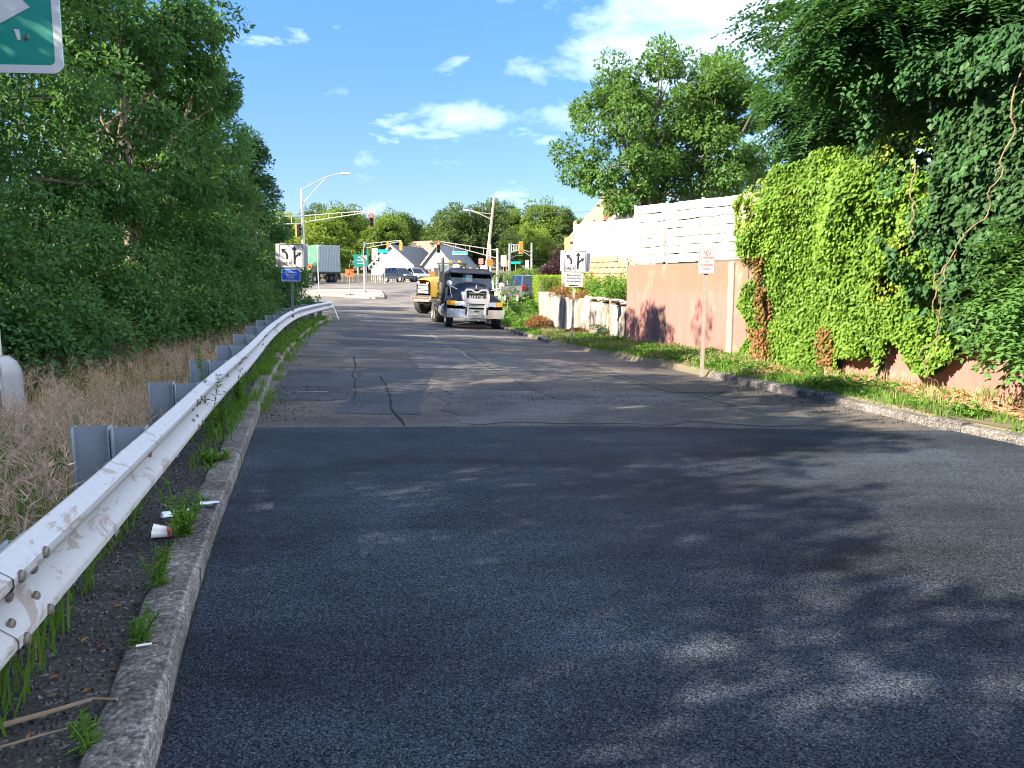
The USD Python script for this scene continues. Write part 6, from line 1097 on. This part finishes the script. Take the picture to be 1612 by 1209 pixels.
# dark picket fence before the white house
mat('dark_picket_look', (.075, .07, .065), .8, var=.2, scale=3); mat('mid_picket_look', (.12, .11, .10), .8, var=.2, scale=3)
pf = thing('picket_fence', 'dark picket fence between the white house and the street', 'fence', (-22.0, 98.0, 2.62), -2); _r = np.random.default_rng(77)
for k in range(44):
    x = k * .235; h = 1.05 + _r.uniform(-.02, .02); obj('picket', MB().hull([[x + a, b, z] for a, z in ((-.085, -.3), (.085, -.3), (-.085, h - .1), (.085, h - .1), (0, h)) for b in (-.015, .015)]), LK['dark_picket_look' if k % 3 else 'mid_picket_look'], pf)
for z in (.2, .8): obj('rail', MB().box((5.1, .035, z), (10.4, .04, .09)), LK['dark_picket_look'], pf)
# ------------------------------------------------------------------ woods beyond: single trees
def proto(name, label, x, y, crowns, lm, n, L, th, seed, r0=.25, s=1, **k): return tree(name, label, k.pop('cat', 'tree'), (x, y, G(x, y) - .2), crowns, LK[lm], LK['dark_bark_look'], n, L, r0, th, seed, **k)
GRP = 'trees of the wood beyond the junction'
B1 = [((0, 0, 6.2), (4.0, 4.0, 4.6), .7, 'ball'), ((1.2, .5, 9.2), (2.6, 2.6, 2.6), .3, 'ball')]; B2 = [((0, 0, 5.0), (4.6, 4.4, 4.4), 1, 'ball')]; B3 = [((-.8, 0, 6.5), (3.2, 3.2, 5.0), .6, 'ball'), ((1.6, 0, 5.0), (3.0, 3.0, 3.8), .4, 'ball')]
p1 = proto('wood_tree', 'broad green tree left of the white house gable', -28.5, 124, B1, 'far_leaf', 15000, .42, 7, 401, nclump=110, cl_r=1.15)
p2 = proto('wood_tree', 'yellow green tree standing above the box trailer', -29.5, 119, B2, 'far_yellow_leaf', 13000, .40, 6, 402, nclump=95, cl_r=1.15)
p3 = proto('wood_tree', 'dark green tree above the slanting mast arm', -7.8, 118, B3, 'far_dark_leaf', 14000, .40, 7, 403, nclump=110, cl_r=1.1)
C1 = [((0, 0, 5.4), (2.3, 2.3, 5.2), 1, 'cone')]
p4 = proto('spruce_tree', 'pointed dark spruce to the right of the amber signal', 8.3, 118, C1, 'far_dark_leaf', 12000, .34, 10, 404, nclump=150, cl_r=.62, droop=.8, flat=.45, cat='conifer')
WL = 'tree in the wood that closes the view beyond the junction'; _r = np.random.default_rng(410); protos = [p1, p2, p3]
def put(src, x, y, s, label=WL, group=GRP, cat='tree'): return dup(src, label, cat, (x, y, G(x, y) - .2), _r.uniform(0, 360), group, (s, s, s * _r.uniform(.92, 1.1)))
put(p2, -37.5, 121, 1.0, 'pale green tree behind the box trailer roof', None); put(p1, -19.5, 119, .82, 'green tree directly behind the white house ridge', None); put(p3, -4.0, 121, 1.0, 'dark tree behind the leaning utility pole', None)
put(p4, 10.9, 121, .86, 'second spruce just right of the first one', None, 'conifer'); put(p2, 3.2, 128, .82, 'light green tree between the grey signal pole and the spruces', None); put(p3, -.2, 117, .62, 'dark round tree low behind the amber signal', None); put(p1, 14.2, 122, .72, 'tree at the end of the white fence', None)
put(p3, -11.2, 133, .95, 'dark tree rising over the brown roofed house', None)
for i in range(22):
    x = -40 + i * 2.9 + _r.uniform(-1, 1); y = 150 + _r.uniform(-8, 10); put(protos[int(_r.integers(0, 3))], x, y, _r.uniform(.68, 1.08))
for i in range(12):
    x = -50 + i * 7.5 + _r.uniform(-2, 2); y = 178 + _r.uniform(-8, 12); put(protos[int(_r.integers(0, 3))], x, y, _r.uniform(.8, 1.15))
for i, (x, y, s) in enumerate([(-39, 104, 1.0), (-30, 78, .75)]): put(p1 if i % 2 else p3, x, y, s)
for i, (x, y, s) in enumerate([(20, 140, 1.0), (24, 125, .9)]): put(p1 if i % 2 else p3, x, y, s)
# ------------------------------------------------------------------ planting on the right hand slope
tree('purple_tree', 'purple leaved tree beside the hedge', 'tree', (3.4, 47, G(3.4, 47)), [((0, 0, 1.6), (1.5, 1.4, 1.35), 1, 'ball')], LK['purple_leaf'], LK['dark_bark_look'], 8000, .12, .07, 1.6, 501, nclump=60, cl_r=.42)
hg = thing('clipped_hedge', 'bright yellow green clipped hedge above the low wall', 'hedge', (2.05, 42.5, G(2.05, 42.5)), 8); _r2 = np.random.default_rng(502); n = 9000; q = _r2.uniform(-1, 1, (n, 3)); ax = _r2.integers(0, 3, n); q[np.arange(n), ax] = np.sign(q[np.arange(n), ax]) * _r2.uniform(.9, 1.04, n); nn = np.zeros((n, 3)); nn[np.arange(n), ax] = np.sign(q[np.arange(n), ax])
obj('foliage', MB().add(*leaves(q * [.75, .9, .85] + [0, 0, .83], nn + _r2.normal(0, .5, (n, 3)), rdir(n, _r2), _r2.uniform(.05, .10, n), .6)), LK['hedge_leaf'], hg); obj('stem', MB().box((0, 0, .76), (1.1, 1.5, 1.4), ch=.1), LK['dark_bark_look'], hg)
def bush(name, label, x, y, r, h, lm, n, L, seed, z=None, cat='shrub', sh='ball', **k): return tree(name, label, cat, (x, y, G(x, y) if z is None else z), [((0, 0, h * .55), (r, r, h * .5), 1, sh)], LK[lm], LK['dark_bark_look'], n, L, .025, h * .6, seed, nclump=k.pop('nclump', 40), nlimb=10, cl_r=k.pop('cl_r', .26), **k)
T1 = 1.36
def terr(y, off): a = along(y, off); return a[0], a[1]
for i, (y, off, r, h, lm, lab) in enumerate([(24.0, .75, .55, .95, 'lit_weed_leaf', 'tall green weeds on the terrace against the tan blocks'), (25.2, .8, .6, .85, 'lit_weed_leaf', 'bushy weeds on the terrace behind the arrow sign'), (26.6, .75, .6, .75, 'lit_weed_leaf', 'spreading weeds on the terrace in the middle of the low wall'), (28.6, .8, .65, 1.0, 'hedge_leaf', 'light green bush on the terrace at the end of the tan wall'), (30.2, 1.0, .7, .95, 'lit_weed_leaf', 'leafy bush behind the arrow sign and beside the hedge')]):
    x, yy = terr(y, off); bush('terrace_bush', lab, x, yy, r, h, lm, 2600, .085, 520 + i)
def dry_bush(label, x, y, r, h, seed, z=None):
    rng = np.random.default_rng(seed); t = thing('dry_bush', label, 'shrub', (x, y, G(x, y) if z is None else z)); n = 2200; a = rng.uniform(0, 2 * np.pi, n); rr = r * rng.uniform(0, 1, n) ** .6
    X_, Y_ = np.cos(a) * rr, np.sin(a) * rr; obj('twigs', MB().add(*blades(X_ * .5, Y_ * .5, X_ * 0, h * (1.05 - .5 * (rr / r) ** 2) * rng.uniform(.6, 1, n), np.full(n, .018), rng, .35)), LK['dead_leaf'], t); p = np.column_stack([X_, Y_, h * (.95 - .5 * (rr / r) ** 2) * rng.uniform(.3, 1, n)]); obj('foliage', MB().add(*leaves(p, rdir(n, rng), rdir(n, rng), rng.uniform(.04, .09, n), .5)), LK['dead_leaf'], t)
dry_bush('rusty dry bush spilling over the top of the low wall', *terr(29.5, .5), .95, .75, 541); dry_bush('second dry orange bush on top of the low wall behind the arrow sign', *terr(27.6, .45), .7, .4, 542); dry_bush('withered brown plant at the foot of the low wall', *terr(30.6, -.55), .6, .6, 543); dry_bush('reddish dead plant beside the arrow sign post', *terr(26.4, -.35), .45, .28, 544); dry_bush('dry straw coloured hedge on the slope by the grey car', .25, 55, 1.2, .9, 545)
bush('wall_shrub', 'green shrub at the end of the whitewashed wall on the lawn', *terr(33.4, -.5), .7, 1.1, 'lit_weed_leaf', 2600, .09, 550); bush('wall_shrub', 'small leafy plant growing at the foot of the low wall', *terr(24.3, -.28), .25, .42, 'vine_leaf', 420, .07, 551, nclump=12, cl_r=.14); bush('wall_shrub', 'low weeds where the lawn meets the dry plants', *terr(31.7, -.9), .6, .55, 'lit_weed_leaf', 2000, .08, 552)
tree('sapling', 'thin young sapling on the lawn beside the truck', 'sapling', (-.25, 42.5, G(-.25, 42.5)), [((0, 0, 1.25), (.45, .45, .8), 1, 'ball')], LK['linden_leaf'], LK['bark_look'], 700, .10, .03, 1.5, 553, nclump=22, cl_r=.22, nlimb=12)
bush('corner_shrub', 'round shrub on the bank below the grey plate', 1.6, 66, 1.6, 1.4, 'far_leaf', 2600, .2, 554, cl_r=.5); bush('corner_shrub', 'low green bushes at the corner behind the truck', -.6, 62, 1.5, 1.1, 'far_leaf', 2600, .2, 555, cl_r=.5)
# wire mesh gate beside the truck
mf = thing('mesh_fence', 'grey wire mesh fence panel beside the truck cab', 'fence', (-1.0, 50.5, G(-1.0, 50.5)), 6)
for x in (-.7, 0, .7): obj('post', MB().cyl((x, 0, -.1), (x, 0, 1.6), .025, 8), LK['aluminium_look'], mf)
for k in range(9): obj('wire', MB().cyl((-.7, 0, .1 + k * .18), (.7, 0, .1 + k * .18), .006, 5), LK['aluminium_look'], mf)
for k in range(10): obj('wire', MB().cyl((-.65 + k * .145, .006, .02), (-.65 + k * .145, .006, 1.58), .006, 5), LK['aluminium_look'], mf)
pt = thing('terrace_post', 'pale short post standing in front of the tan blocks', 'post', (*terr(25.0, .9), G(*terr(25.0, .9)))); obj('post', MB().box((0, 0, .65), (.07, .07, 1.5), ch=.01), LK['pole_pale_look'], pt); obj('cap', MB().box((0, 0, 1.42), (.10, .10, .05), ch=.015), LK['pole_pale_look'], pt)
